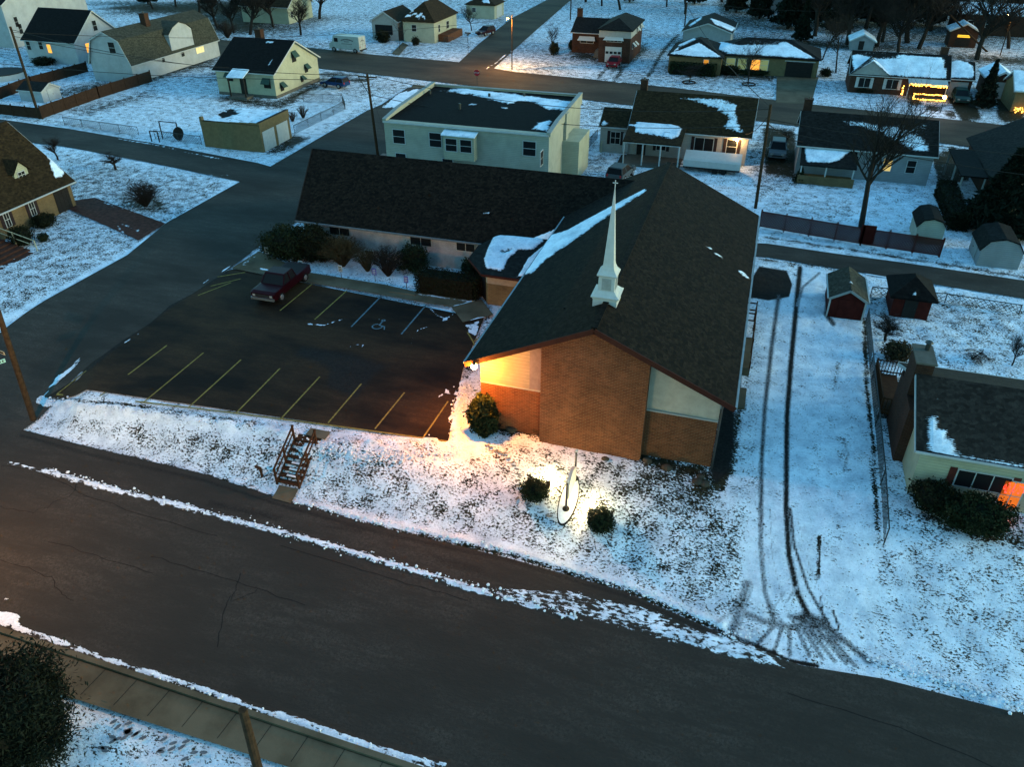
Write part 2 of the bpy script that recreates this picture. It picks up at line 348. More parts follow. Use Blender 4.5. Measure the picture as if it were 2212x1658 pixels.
 # fan of ruts over the kerb
TRACKS += [('s', p, 6.5, .60, 6) for p in ([(1675, 1350), (1640, 1388)], [(1690, 1355), (1672, 1408)], [(1705, 1358), (1706, 1415)], [(1722, 1360), (1748, 1418)], [(1737, 1362), (1777, 1424)], [(1752, 1364), (1803, 1430)], [(1770, 1366), (1828, 1434)], [(1788, 1372), (1848, 1440)])]
TRACKS += [('s', [(1630, 1395), (1700, 1428), (1765, 1440)], 6, .85, 8), ('s', [(1540, 1362), (1590, 1380), (1625, 1392)], 6, .7, 6), ('s', [(1615, 1328), (1650, 1344), (1705, 1354), (1745, 1350)], 8, .62, 14), ('s', [(1745, 1340), (1785, 1356), (1840, 1400), (1880, 1432)], 8, .66, 14)]
TRACKS = [t if t[0] == 'p' or t[3] != .16 else t for t in TRACKS]
GROUND = [
 ('p', [(1600, 1350), (1800, 1370), (1880, 1440), (1700, 1450), (1600, 1400)], .80, 10),
 ('p', [(0, 600), (0, 470), (150, 330), (330, 365), (515, 395), (270, 555), (10, 698)], .55, 20),
 ('s', [(10, 695), (275, 550), (515, 395)], 8, .95, 10),
 ('p', [(150, 380), (230, 360), (300, 400), (260, 430), (170, 420)], .48, 40),
 ('p', [(262, 425), (350, 425), (360, 455), (270, 452)], .25, 16),
 # banks and lawns by the main road
 ('p', [(60, 870), (330, 885), (640, 935), (960, 960), (1000, 1170), (620, 1075), (45, 930)], .70, 10),
 ('p', [(210, 905), (420, 935), (600, 965), (600, 1030), (480, 1010), (330, 960), (200, 930)], .60, 20),
 ('p', [(120, 868), (620, 935), (620, 952), (120, 895)], .86, 14),
 ('s', [(110, 862), (300, 878), (330, 882)], 4, .25, 6), ('s', [(340, 885), (420, 900), (560, 915)], 4, .45, 8),
 ('p', [(700, 970), (900, 1000), (1000, 1100), (900, 1150), (700, 1080)], .63, 30),
 ('p', [(1000, 940), (1200, 960), (1560, 1060), (1600, 1200), (1580, 1330), (1300, 1240), (1000, 1150)], .62, 30),
 ('p', [(985, 860), (1040, 900), (1070, 960), (1000, 1000), (970, 960)], .98, 16),
 ('p', [(1280, 1000), (1480, 1040), (1600, 1130), (1600, 1280), (1400, 1220), (1260, 1140)], .53, 40),
 ('p', [(1340, 965), (1530, 1010), (1555, 1070), (1500, 1100), (1400, 1050)], .36, 40),
 ('p', [(1130, 1110), (1220, 1110), (1200, 1170), (1120, 1150)], .50, 20),
 ('s', [(1060, 925), (1170, 932), (1260, 952), (1380, 985), (1530, 1028)], 10, .0, 16),
 ('s', [(640, 1085), (830, 1130), (1100, 1185), (1350, 1265), (1560, 1350)], 10, .95, 12),
 ('s', [(45, 935), (200, 972), (440, 1027), (620, 1085), (830, 1143), (1100, 1200), (1350, 1275), (1560, 1365)], 5, .20, 6),
 # gravel strip and drive beside the church
 ('p', [(1556, 880), (1575, 930), (1585, 1000), (1560, 1060), (1500, 1060), (1530, 1015)], .08, 12),
 ('s', [(1600, 860), (1590, 920), (1575, 1020)], 8, .15, 14),
 ('p', [(1600, 700), (1660, 690), (1640, 900), (1620, 1100), (1600, 1290), (1900, 1380), (1890, 900), (1860, 700), (1770, 560)], .92, 14),

 ('s', [(1640, 560), (1770, 575), (1850, 600)], 3, .4, 5),
 ('s', [(1810, 780), (1802, 840)], 3, .5, 6), ('s', [(1770, 1160), (1768, 1240)], 4, .2, 5), ('s', [(1815, 950), (1830, 1010)], 9, .7, 14),
 ('s', [(1868, 690), (1873, 850), (1886, 960), (1893, 1100), (1905, 1190)], 4, .10, 5),
 ('p', [(1880, 620), (2212, 660), (2212, 1000), (1940, 1000), (1900, 850), (1880, 720)], .66, 14),
 ('p', [(2060, 640), (2212, 690), (2212, 760), (2050, 720)], .55, 30),
 ('p', [(1900, 1180), (2212, 1150), (2212, 1520), (1960, 1450), (1900, 1340)], .74, 30),
 ('p', [(1940, 1100), (2212, 1150), (2212, 1190), (2100, 1160), (1940, 1110)], .25, 16),
 ('p', [(1930, 820), (1960, 800), (1960, 1030), (1900, 910)], .45, 14),
 # strip of the alley verge
 ('s', [(1650, 500), (1860, 535), (2030, 565), (2212, 600)], 4, .62, 8), ('s', [(1650, 512), (1860, 543), (2212, 598)], 2, .25, 4),
 ('p', [(1660, 430), (1840, 440), (1840, 480), (1660, 470)], .63, 14), ('p', [(1870, 640), (2212, 665), (2212, 680), (1860, 652)], .5, 10),
 # yards farther back
 ('s', [(0, 262), (140, 282), (330, 314), (552, 354)], 4, .9, 5), ('s', [(0, 250), (140, 268), (300, 295)], 3, .5, 8),
 ('p', [(150, 238), (330, 195), (345, 205), (175, 252)], .45, 10),
 ('p', [(480, 205), (600, 222), (690, 170), (700, 176), (610, 235), (470, 214)], .15, 10),
 ('s', [(640, 290), (820, 205)], 5, .95, 6), ('p', [(590, 300), (632, 290), (668, 298), (610, 330), (575, 330)], .15, 8),
 ('s', [(706, 162), (755, 166), (790, 176)], 4, .15, 6),
 ('p', [(660, 580), (900, 615), (1000, 650), (1030, 640), (880, 600), (880, 570), (660, 545)], .88, 10),
 ('p', [(560, 500), (700, 510), (880, 560), (880, 590), (780, 560), (560, 560)], .2, 14),
 ('p', [(1000, 655), (1060, 640), (1060, 700), (1030, 800), (1000, 830), (990, 700)], .5, 10),
 ('p', [(1210, 380), (1300, 360), (1330, 400), (1250, 400)], .6, 10), ('p', [(1262, 340), (1320, 330), (1300, 370), (1262, 360)], .55, 10),
 ('p', [(1620, 330), (1650, 270), (1720, 290), (1720, 400), (1640, 430)], .60, 12),
 ('p', [(1650, 275), (1715, 280), (1722, 385), (1655, 375)], .03, 8),
 ('p', [(2014, 338), (2060, 320), (2100, 360), (2090, 390), (2030, 400)], .05, 6),
 ('p', [(1726, 375), (1840, 385), (1840, 402), (1720, 395)], .1, 8),
 ('p', [(1440, 140), (1570, 150), (1680, 160), (1670, 172), (1480, 165)], .3, 8),
 ('p', [(1235, 105), (1300, 118), (1290, 132), (1240, 120)], .2, 8),
 ('p', [(1296, 134), (1330, 150), (1345, 152), (1400, 105), (1390, 90), (1360, 135)], .35, 10),
 ('s', [(1296, 165), (1305, 150)], 3, .3, 5), ('s', [(1332, 168), (1342, 150)], 3, .3, 5),
 ('p', [(2046, 190), (2095, 200), (2120, 258), (2080, 262), (2050, 215)], .0, 6),
 ('p', [(2150, 200), (2212, 215), (2212, 268), (2160, 262)], .05, 6),
 ('s', [(1960, 215), (2060, 248)], 3, .1, 4),
 ('p', [(2140, 310), (2212, 330), (2212, 520), (2160, 480), (2110, 440), (2130, 360)], .35, 20),
 ('s', [(2140, 430), (2160, 480), (2212, 500)], 6, .4, 10),
 ('p', [(1540, -40), (2300, -40), (2300, 60), (2212, 95), (1900, 98), (1560, 60)], .44, 20),
 ('p', [(220, 5), (330, 8), (600, 0), (640, 25), (560, 70), (470, 70), (420, 30), (260, 25)], .18, 14), ('p', [(560, 60), (650, 30), (700, 35), (690, 60), (590, 75)], .5, 16),
 ('s', [(1400, 165), (1420, 130), (1440, 100), (1460, 80)], 3, .3, 6), ('s', [(1340, 80), (1440, 85), (1470, 92)], 2, .3, 5),
 ('s', [(1545, 78), (2212, 130)], 5, .15, 8), ('s', [(1660, 62), (1840, 80), (2212, 112)], 3, .8, 4),
 ('p', [(460, 160), (480, 150), (480, 180), (462, 172)], .3, 8), ('p', [(100, 195), (320, 160), (460, 120), (470, 135), (330, 175), (120, 215)], .3, 10),
 ('p', [(240, 1500), (330, 1560), (300, 1600), (200, 1570)], .78, 30),
]
def ground():
    gx = axis(-700, 700, -42, 22, .17, 12); gx = np.sort(np.r_[gx[(gx < 1) | (gx > 8)], np.arange(1, 8, .09)]); gy = axis(-60, 900, 12, 70, .17, 12); gy = np.sort(np.r_[gy[(gy < 21) | (gy > 31)], np.arange(21, 31, .095)])
    X, Y = np.meshgrid(gx, gy); Z = T(X, Y)
    S = cover(X.ravel(), Y.ravel(), Z.ravel(), .76, GROUND).reshape(X.shape); S = S-.19*sst((Y-60)/50)-.09*sst((X-5)/60)*sst((Y-60)/60)+(.06+.16*sst((Y-60)/40))*(vnoise(X, Y, .16)-.5)  # snow thins far off: barer yards, and dimmer light there put into the cover
    n1 = vnoise(X, Y, 1.1); n2 = vnoise(X, Y, 3.7)
    Z = Z+(n1-.5)*.07*(S > .3)+(n2-.5)*.03
    # ploughed heaps of broken snow along the lot edge and the road edge
    heap = cover(X.ravel(), Y.ravel(), Z.ravel(), 0, [
        ('s', [(90, 868), (330, 895), (420, 905), (560, 925), (630, 935)], 10, 1, 14), ('s', [(660, 975), (800, 960), (985, 965)], 12, 1, 18),
        ('s', [(1000, 830), (985, 900), (990, 955)], 8, .8, 12), ('s', [(660, 1088), (830, 1132), (1100, 1190), (1350, 1265), (1560, 1350)], 7, .6, 10),
        ('s', [(1900, 1440), (2212, 1530)], 12, .6, 16)]).reshape(X.shape)
    Z = Z+heap*(.10+.30*(vnoise(X, Y, 2.6)-.3)*vnoise(X, Y, .8)*1.6)
    # the land dips a little below roads and hard surfaces so that their sheets lie proud
    Z = Z-.03
    TK = cover(X.ravel(), Y.ravel(), Z.ravel(), 0, TRACKS).reshape(X.shape)
    o = grid_mesh('ground', X, Y, Z, M_snowgrass, S, track=TK); o['kind'] = 'structure'
def resample(pts, n):
    p = np.array([tuple(q)[:2] for q in pts], float); d = np.r_[0, np.cumsum(np.hypot(*np.diff(p, axis=0).T))]
    t = np.linspace(0, d[-1], n); return np.stack([np.interp(t, d, p[:, 0]), np.interp(t, d, p[:, 1])], 1)
def ribbon(name, A, B, n, m, mat, shapes, base=0.0, off=.03, heap=.0, dz=0.0, struct=True, parent=None, byx=None, track=None):
    """sheet between edge A and edge B (photo positions on the land, or world Vectors)"""
    A = [p if isinstance(p, Vector) else G(*p) for p in A]; B = [p if isinstance(p, Vector) else G(*p) for p in B]
    if byx is not None:
        xs = np.linspace(byx[0], byx[1], n); f = lambda L: np.stack([xs, np.interp(xs, [p.x for p in L], [p.y for p in L])], 1)
        a, b = f(A), f(B)
    else: a, b = resample(A, n), resample(B, n)
    t = np.linspace(0, 1, m)[:, None, None]
    XY = a[None]*(1-t)+b[None]*t; X, Y = XY[..., 0], XY[..., 1]
    Z = T(X, Y)+off+dz
    S = cover(X.ravel(), Y.ravel(), Z.ravel(), base-.45 if base == 0 else base, shapes).reshape(X.shape)
    if heap: Z = Z+np.clip(S-.45, 0, .5)*heap*(.4+1.2*vnoise(X, Y, 3.1))
    o = grid_mesh(name, X, Y, Z, mat, S, parent=parent, track=None if track is None else cover(X.ravel(), Y.ravel(), Z.ravel(), 0, track).reshape(X.shape))
    if struct: o['kind'] = 'structure'
    return o
def strip(pts, w, name, mat, parent, off=.05, z=None, taper=False):
    """painted or tar line through ground points"""
    p = [q if isinstance(q, Vector) else G(*q) for q in pts]; mb = MB(); L = len(p); vs = []
    for i in range(L):
        d = (p[min(i+1, L-1)]-p[max(i-1, 0)]); d.z = 0; d = d.normalized(); s = Vector((-d.y, d.x, 0))*w/2
        for k in (s, -s):
            q = p[i]+k; vs.append((q.x, q.y, (float(T(q.x, q.y)) if z is None else z)+off))
    mb.add(vs, [(2*i, 2*i+1, 2*i+3, 2*i+2) for i in range(L-1)])
    return mb.build(name, mat, parent)
HARD = []
def road_things():
    N_ = [V((-300, 26, 0)), V((-60, 25.9, 0)), V((-36.9, 25.7, 0)), V((-31.8, 25.5, 0)), V((-24.7, 25.4, 0)), V((-19.4, 24.85, 0)), V((-14, 24.5, 0)), V((-7.7, 24.4, 0)), V((-2.3, 24.0, 0)), V((1.9, 22.95, 0)), V((5, 22.3, 0)), V((8, 22.6, 0)), V((13, 22.5, 0)), V((80, 22, 0)), V((300, 22, 0))]
    S_ = [V((-300, 14.6, 0)), V((-26.7, 14.4, 0)), V((-8, 13.95, 0)), V((300, 12, 0))]
    RS = [('s', [(20, 1000), (60, 1010), (160, 1042)], 4, .62, 6), ('s', [(100, 1018), (230, 1055), (380, 1090), (500, 1123), (700, 1175), (900, 1235), (1050, 1282)], 8, .80, 14),
          ('s', [(1050, 1282), (1150, 1310), (1240, 1335)], 7, .62, 8), ('p', [(1010, 1265), (1250, 1275), (1420, 1320), (1560, 1375), (1700, 1440), (1640, 1440), (1380, 1372), (1240, 1330), (1060, 1290)], .46, 16),
          ('p', [(1400, 1350), (1560, 1370), (1640, 1400), (1700, 1445), (1600, 1425), (1420, 1370)], .60, 8),
          ('p', [(1610, 1345), (1780, 1360), (1860, 1425), (1800, 1440), (1650, 1400)], .72, 8),
          ('s', [(1640, 1400), (1690, 1425), (1850, 1442)], 5, .15, 5), ('s', [(1480, 1338), (1570, 1372), (1590, 1378)], 5, .05, 6),
          ('s', [(0, 1343), (230, 1425), (470, 1502), (700, 1588), (900, 1655), (1000, 1690)], 8, .85, 13), ('s', [(0, 1335), (30, 1340)], 14, .9, 10),
          ('s', [(600, 1540), (820, 1620), (960, 1655)], 7, .75, 8),
          ('s', [(14, 1298), (17, 1299)], 3, .95, 3), ('s', [(110, 872), (92, 905)], 4, .6, 6), ('s', [(60, 895), (48, 915)], 5, .65, 5), ('s', [(150, 782), (96, 855)], 4, .68, 6), ('s', [(180, 800), (150, 830), (110, 860)], 3, .5, 5)]
    RT = [('s', [(45, 941), (200, 984), (440, 1038), (620, 1096), (830, 1154), (1100, 1212), (1350, 1288), (1560, 1378)], 6, .62, 12), ('p', [(450, 1075), (620, 1112), (600, 1132), (440, 1098)], .55, 18), ('s', [(700, 1137), (780, 1150)], 5, .6, 14),
          ('p', [(900, 1180), (1040, 1220), (1070, 1255), (950, 1228)], .5, 22), ('s', [(0, 1385), (240, 1418), (480, 1490), (760, 1590), (950, 1650)], 3, .4, 16)]
    for k in range(9): RT.append(('s', [(1660+k*17, 1352+k*5), (1690+k*22, 1400+k*5)], 3.5, .62, 5))
    for k in range(4): RT.append(('s', [(1640-k*12, 1350+k*9), (1612-k*22, 1385+k*4)], 3, .5, 5))
    for k in range(5): RT.append(('s', [(1300+k*60, 1340+k*14), (1440+k*60, 1372+k*16)], 2.5, .5, 6))
    main = ribbon('main_road', S_, N_, 900, 80, M_road, RS, 0, .03, heap=.22, byx=(-55, 30), track=RT)
    for nm, x0, x1 in (('main_road', -300, -55), ('main_road', 30, 300)):
        ribbon(nm, S_, N_, 40, 8, M_road, [], 0, .03, byx=(x0, x1))
    cr = [[(0, 1210), (60, 1230), (110, 1250), (130, 1280), (160, 1300)], [(0, 1010), (60, 1012), (170, 1065), (300, 1110), (470, 1160)], [(180, 1032), (150, 1075), (70, 1110), (0, 1095)],
          [(330, 1205), (420, 1230), (560, 1275), (660, 1310)], [(560, 1275), (500, 1300), (520, 1240)], [(610, 1180), (760, 1225), (880, 1262), (1010, 1300)], [(1700, 1500), (1900, 1560), (2100, 1640), (2212, 1690)], [(500, 1290), (480, 1330), (470, 1400)], [(100, 1170), (230, 1210), (330, 1240)]]
    for c in cr:
        q = [];
        for a, b in zip(c[:-1], c[1:]):
            for k in range(5): q.append((a[0]+(b[0]-a[0])*k/5+random.uniform(-4, 4), a[1]+(b[1]-a[1])*k/5+random.uniform(-3, 3)))
        strip(q+[c[-1]], .02, 'tar_crack', M_tar, main, .038)
    # side street, lot, alleys, far street
    W_ = [V((-44.9, 25, 0)), V((-45.1, 33.3, 0)), G(275, 552), G(360, 482), G(515, 395), G(554, 378), G(694, 296), G(792, 240), G(824, 226), G(880, 190)]
    E_ = [V((-36.6, 25, 0)), G(155, 830), G(225, 772), G(330, 699), G(420, 637), G(536, 552), G(655, 470), V((-36.4, 66, 0)), V((-36.6, 78, 0)), G(905, 185)]
    ribbon('side_street', W_, E_, 420, 44, M_side, [('s', [(130, 810), (90, 860)], 4, .7, 6), ('s', [(301, 721), (263, 739)], 4, .62, 6), ('s', [(328, 691), (300, 713)], 2, .55, 5), ('s', [(173, 776), (120, 829)], 6, .66, 8), ('s', [(180, 804), (155, 827)], 5, .62, 6), ('s', [(440, 612), (540, 548), (655, 470)], 2.5, .62, 5), ('p', [(820, 235), (860, 200), (930, 180), (930, 200), (860, 235)], .8, 10), ('s', [(600, 330), (690, 285)], 4, .5, 8)], 0, .035)
    lot = ribbon('parking_lot', [G(95, 862), G(150, 829), G(220, 771), G(263, 739), G(326, 699), G(368, 661), G(416, 636), G(491, 586), G(505, 582)], [G(968, 956), G(1000, 800), G(1045, 690)], 240, 150, M_lot,
           [('s', [(662, 700), (700, 703), (745, 688)], 3, .56, 6), ('s', [(752, 752), (765, 745), (785, 745), (780, 755)], 1.5, .62, 3), ('s', [(888, 742), (894, 722), (905, 712), (925, 706)], 2.5, .56, 5),
            ('s', [(930, 668), (945, 682), (965, 690)], 3, .54, 6), ('s', [(955, 694), (985, 676)], 2.5, .54, 5), ('s', [(818, 690), (822, 692)], 2, .6, 3), ('s', [(948, 858), (962, 848), (975, 852)], 3, .55, 5), ('p', [(1000, 700), (1040, 690), (1030, 730), (1010, 720)], .62, 8), ('p', [(1000, 815), (1020, 830), (1000, 900), (975, 960), (968, 950), (985, 900)], .95, 8), ('s', [(301, 721), (268, 741)], 3, .60, 6), ('s', [(180, 804), (150, 832)], 6, .62, 7), ('s', [(660, 590), (560, 560)], 1, .3, 4),
            ('s', [(972, 905), (990, 890)], 6, .9, 5), ('s', [(984, 850), (992, 852)], 4, .9, 3), ('s', [(962, 842), (968, 846)], 3, .7, 3)], 0, .045, track=[('p', [(650, 742), (760, 760), (850, 790), (815, 812), (770, 870), (700, 838), (705, 800), (630, 770)], .62, 26), ('s', [(110, 856), (150, 829), (263, 739), (368, 661), (491, 586)], 5, .75, 10), ('p', [(430, 720), (520, 700), (560, 740), (480, 760)], .35, 24)])
    yl = [[(123, 854), (187, 803)], [(216, 858), (361, 748)], [(311, 871), (440, 764)], [(407, 883), (521, 779)], [(511, 894), (605, 798)], [(608, 906), (691, 816)], [(709, 916), (781, 831)], [(810, 929), (874, 850)], [(914, 948), (968, 869)]]
    for c in yl: strip(c, .09, 'parking_line', M_yellow, lot, .055)
    strip([(123, 854), (310, 871), (511, 895), (720, 922), (938, 952), (966, 956)], .12, 'parking_line', M_yellow, lot, .056)
    for c in [[(605, 673), (675, 615)], [(680, 692), (750, 629)], [(428, 640), (500, 612)], [(470, 600), (530, 590)], [(455, 620), (520, 604)], [(1010, 720), (1022, 740), (1030, 760)], [(1025, 738), (1060, 716)]]: strip(c, .09, 'parking_line', M_yellow, lot, .055)
    for c in [[(759, 708), (824, 641)], [(867, 724), (922, 659)], [(750, 630), (925, 661), (970, 668)]]: strip(c, .11, 'parking_line', M_bluepaint, lot, .057)
    # wheelchair mark
    c = G(818, 706); mk = MB()
    def arc(cx, cy, r, a0, a1, w=.05, n=14):
        vs = []
        for i in range(n+1):
            a = a0+(a1-a0)*i/n
            for q in (r-w, r+w): vs.append((cx+q*math.cos(a), cy+q*math.sin(a), .058))
        mk.add(vs, [(2*i, 2*i+1, 2*i+3, 2*i+2) for i in range(n)])
    arc(c.x-.05, c.y-.1, .32, R(100), R(390)); arc(c.x+.0, c.y+.75, .10, 0, 2*PI, .05)
    mk.add([(c.x-.06, c.y+.6, .058), (c.x+.04, c.y+.6, .058), (c.x+.06, c.y+.05, .058), (c.x-.04, c.y+.05, .058)], [(0, 1, 2, 3)])
    mk.add([(c.x, c.y+.15, .0585), (c.x, c.y+.05, .0585), (c.x+.4, c.y-.05, .0585), (c.x+.45, c.y+.05, .0585)], [(0, 1, 2, 3)])
    mk.add([(c.x+.38, c.y+.03, .059), (c.x+.45, c.y+.03, .059), (c.x+.60, c.y-.35, .059), (c.x+.52, c.y-.37, .059)], [(0, 1, 2, 3)])
    mk.build('wheelchair_mark', M_bluepaint, lot)
    ribbon('church_walk', [G(500, 582), G(648, 611), G(750, 626), G(925, 658), G(975, 665)], [G(560, 545), G(662, 590), G(830, 617), G(905, 634), G(1035, 655)], 120, 14, M_walk, [('p', [(500, 560), (560, 545), (570, 560), (520, 580)], .35, 8), ('s', [(560, 580), (650, 596)], 3, .75, 6), ('s', [(905, 636), (1040, 655)], 3, .6, 6), ('s', [(978, 662), (1035, 650)], 3, .6, 4)], 0, .09)
    ribbon('entrance_pad', [G(975, 667), G(1000, 700)], [G(1040, 650), G(1066, 684)], 24, 20, M_walk, [('s', [(1000, 703), (1030, 690), (1066, 686)], 4, .8, 4)], 0, .12)
    ribbon('left_alley', [(-140, 258), (0, 258), (150, 279), (326, 309), (554, 352), (590, 362)], [(-140, 305), (0, 300), (140, 317), (326, 352), (514, 392), (545, 402)], 170, 14, M_side, [('s', [(256, 300), (330, 312), (480, 345)], 3, .55, 5), ('s', [(250, 345), (360, 362)], 2, .6, 4), ('s', [(440, 378), (520, 380)], 3, .5, 4)], 0, .04)
    ribbon('right_alley', [(1500, 520), (1658, 527), (1800, 548), (1958, 569), (2212, 607), (2500, 650)], [(1500, 548), (1658, 556), (1783, 577), (1946, 604), (2212, 646), (2500, 690)], 160, 14, M_side, [('s', [(1700, 530), (1720, 532)], 2, .5, 4)], 0, .03)
    FN = [(-250, 40), (300, 70), (662, 102), (805, 118), (990, 134), (1108, 155), (1263, 170), (1459, 190), (1662, 215), (1748, 225), (2054, 258), (2212, 275), (2600, 320)]
    FS = [(-250, 62), (300, 100), (689, 148), (800, 160), (920, 174), (1108, 196), (1349, 226), (1660, 265), (1800, 283), (2016, 307), (2212, 333), (2600, 385)]
    ribbon('far_street', FN, FS, 400, 26, M_far, [('s', [(1300, 172), (1345, 178)], 4, .5, 6)], 0, .03)
    ribbon('cross_street', [(990, 136), (1034, 95), (1108, 38), (1181, 0), (1290, -60)], [(1062, 152), (1108, 110), (1170, 55), (1233, 0), (1340, -60)], 120, 14, M_far, [('s', [(1050, 150), (1108, 108)], 3, .6, 4)], 0, .045)
    ribbon('far_sidewalk', [(893, 183), (1100, 200), (1250, 218)], [(888, 190), (1100, 208), (1250, 226)], 60, 5, M_walk, [], .1, .05)
    for nm, A, B, b in (('garage_drive', [(1678, 164), (1676, 222)], [(1768, 167), (1752, 226)], .0), ('brick_drive', [(120, 440), (300, 520)], [(205, 428), (358, 484)], .1), ('front_path', [(845, 116), (870, 92)], [(862, 120), (882, 97)], .1), ('front_walk', [(1312, 395), (1342, 335)], [(1330, 396), (1362, 335)], .1)):
        mt = M_brickpave if nm == 'brick_drive' else M_walk if nm != 'front_walk' else M_side
        ribbon(nm, A, B, 40, 24, mt, [('s', [(230, 470), (300, 500)], 2, .5, 6), ('s', [(205, 430), (300, 465)], 2, .45, 6), ('s', [(250, 480), (270, 510)], 2, .5, 6)] if nm == 'brick_drive' else [], b, .05)
    # pavement and lawn verge on the near side of the main road
    near = [V((-80, 14.3, 0)), V((-26.7, 14.1, 0)), V((-8, 13.65, 0)), V((40, 12.8, 0))]
    south = [V((-80, 12.7, 0)), V((-20, 12.55, 0)), V((-11.7, 12.55, 0)), V((40, 11.9, 0))]
    ribbon('pavement', south, near, 260, 12, M_walk, [('s', [(154, 1470), (157, 1475)], 2, .9, 3)], 0, .15, byx=(-45, 10))
    kb = MB()
    pts = [(-60, 14.4), (-26.7, 14.25), (-8, 13.8), (40, 12.9)]
    for a, b in zip(pts[:-1], pts[1:]):
        kb.bar((a[0], a[1], -1.32), (b[0], b[1], -1.32), .22, .34)
    k = kb.build('kerb', M_walk); k['kind'] = 'structure'
    pj = ribbon
    for x in np.arange(-30, -6, 1.5): strip([V((x-.05, 12.75, 0)), V((x+.05, 14.0, 0))], .018, 'slab_joint', M_tar, k, .158)
    ribbon('alley_verge', [(1870, 590), (2212, 640)], [(1870, 594), (2212, 644)], 10, 3, M_walk, [], .8, .02)
M_brickpave = snowmix('red_brown_pavers', lambda n: ramp(n, noise(n, 3, 5, .7), .35, .6, (.028, .012, .009), (.075, .030, .022)), .85, 2.0, 1.5)

random.seed(5)
ground()
road_things()
# ------------------------------------------------------------------ houses
M_roofdark = roofmat('charcoal_shingles', (.003, .003, .003), (.010, .009, .008))
M_roofchurch = roofmat('dark_brown_shingles', (.004, .003, .0022), (.021, .015, .010))
M_roofbrown = roofmat('brown_shingles', (.020, .013, .006), (.044, .028, .012), nscale=1.2)
M_roofgrey = roofmat('grey_shingles', (.034, .035, .026), (.068, .066, .048))
M_roofslate = roofmat('slate_grey_shingles', (.006, .0065, .006), (.018, .018, .017))
M_flat = roofmat('black_roll_roofing', (.002, .002, .002), (.007, .0065, .006), nscale=.6, amp=1.2)
M_sidwhite = siding('white_clapboard', (.55, .57, .58)); M_sidcream = siding('cream_clapboard', (.50, .50, .40)); M_sidyellow = siding('pale_yellow_clapboard', (.56, .56, .40))
M_sidgrey = siding('grey_clapboard', (.36, .38, .39)); M_sidwarm = siding('warm_white_clapboard', (.52, .49, .44)); M_tan = plain('tan_render', (.135, .105, .055), .85)
M_brickred = brick('red_brick', (.118, .040, .016), (.074, .023, .010), (.13, .085, .05))
M_brickdark = brick('dark_brick', (.050, .020, .012), (.030, .013, .009), (.05, .04, .03))
M_bricktan = brick('tan_brick', (.15, .095, .04), (.11, .07, .03), (.15, .12, .08))
M_whitebrick = brick('painted_white_brick', (.34, .30, .29), (.30, .27, .26), (.22, .20, .19))
M_greysmooth = plain('pale_grey_panel', (.24, .25, .24), .7, .15)
M_warmpanel = siding('cream_vertical_panel', (.34, .32, .27), .2)
M_shutter = plain('dark_shutter', (.028, .018, .018), .7); M_awn = plain('dark_green_awning', (.03, .06, .05), .6)
M_maroon = plain('maroon_fascia', (.035, .011, .008), .7); M_redwood = plain('barn_red_boards', (.060, .010, .007), .8, .4); M_rail = plain('brown_stained_wood', (.050, .022, .010), .8, .4)
M_panelwhite = plain('white_garage_panels', (.36, .38, .37), .6, .12)

def face_box(mb, face, c, w, h, d0, d1):
    """box on a wall: c is the centre on the wall plane, w wide, h high, from d0 to d1 out of the wall"""
    x, y, z = c
    if face in 'SN':
        s = -1 if face == 'S' else 1; a, b = sorted((y+s*d0, y+s*d1)); mb.box(x-w/2, x+w/2, a, b, z-h/2, z+h/2)
    else:
        s = -1 if face == 'W' else 1; a, b = sorted((x+s*d0, x+s*d1)); mb.box(a, b, y-w/2, y+w/2, z-h/2, z+h/2)
def window(par, face, c, w, h, lit=False, shutters=None, panes=(1, 2), mat=None, glass=None, awn=None):
    f = MB(); face_box(f, face, c, w, h, -.01, .05); k = par
    o = f.build('window', mat or M_white, k)
    g = MB(); nx, nz = panes; pw = (w-.12-(nx-1)*.05)/nx; ph = (h-.12-(nz-1)*.05)/nz
    for i in range(nx):
        for j in range(nz):
            u = -w/2+.06+pw/2+i*(pw+.05); v = -h/2+.06+ph/2+j*(ph+.05)
            cc = (c[0]+u, c[1], c[2]+v) if face in 'SN' else (c[0], c[1]+u, c[2]+v)
            face_box(g, face, cc, pw, ph, .045, .056)
    g2 = g.build('pane', glass or (M_lit if lit else M_glass), k); g2.parent = o
    if shutters:
        for s in (-1, 1):
            m = MB(); u = s*(w/2+.17); cc = (c[0]+u, c[1], c[2]) if face in 'SN' else (c[0], c[1]+u, c[2])
            face_box(m, face, cc, .30, h+.05, 0, .045); m.build('shutter', shutters, k)
    if awn:
        s = -1 if face in 'SW' else 1; m = MB(); e = .55
        if face in 'SN':
            y = c[1]+s*.06; m.slab((c[0]-w*.65, y+s*e, c[2]+h*.0), (c[0]+w*.65, y+s*e, c[2]+h*.0), (c[0]+w*.55, y, c[2]+h*.55), (c[0]-w*.55, y, c[2]+h*.55), .03)
        else:
            x = c[0]+s*.06; m.slab((x+s*e, c[1]-w*.65, c[2]), (x+s*e, c[1]+w*.65, c[2]), (x, c[1]+w*.55, c[2]+h*.55), (x, c[1]-w*.55, c[2]+h*.55), .03)
        m.build('awning', awn, k)
    return o
def onface(face, box, px, py):
    x0, x1, y0, y1 = box
    p = PY(px, py, y0) if face == 'S' else PX(px, py, x1) if face == 'E' else PX(px, py, x0)
    return (p.x, p.y, p.z)
def gable_prof(a, b, wh, rh, kind='gable'):
    c = (a+b)/2; L = b-a
    if kind == 'gambrel': return [(a, wh), (a+.16*L, wh+rh*.72), (c, wh+rh), (b-.16*L, wh+rh*.72), (b, wh)]
    if kind == 'shed': return [(a, wh), (b, wh+rh)]
    return [(a, wh), (c, wh+rh), (b, wh)]
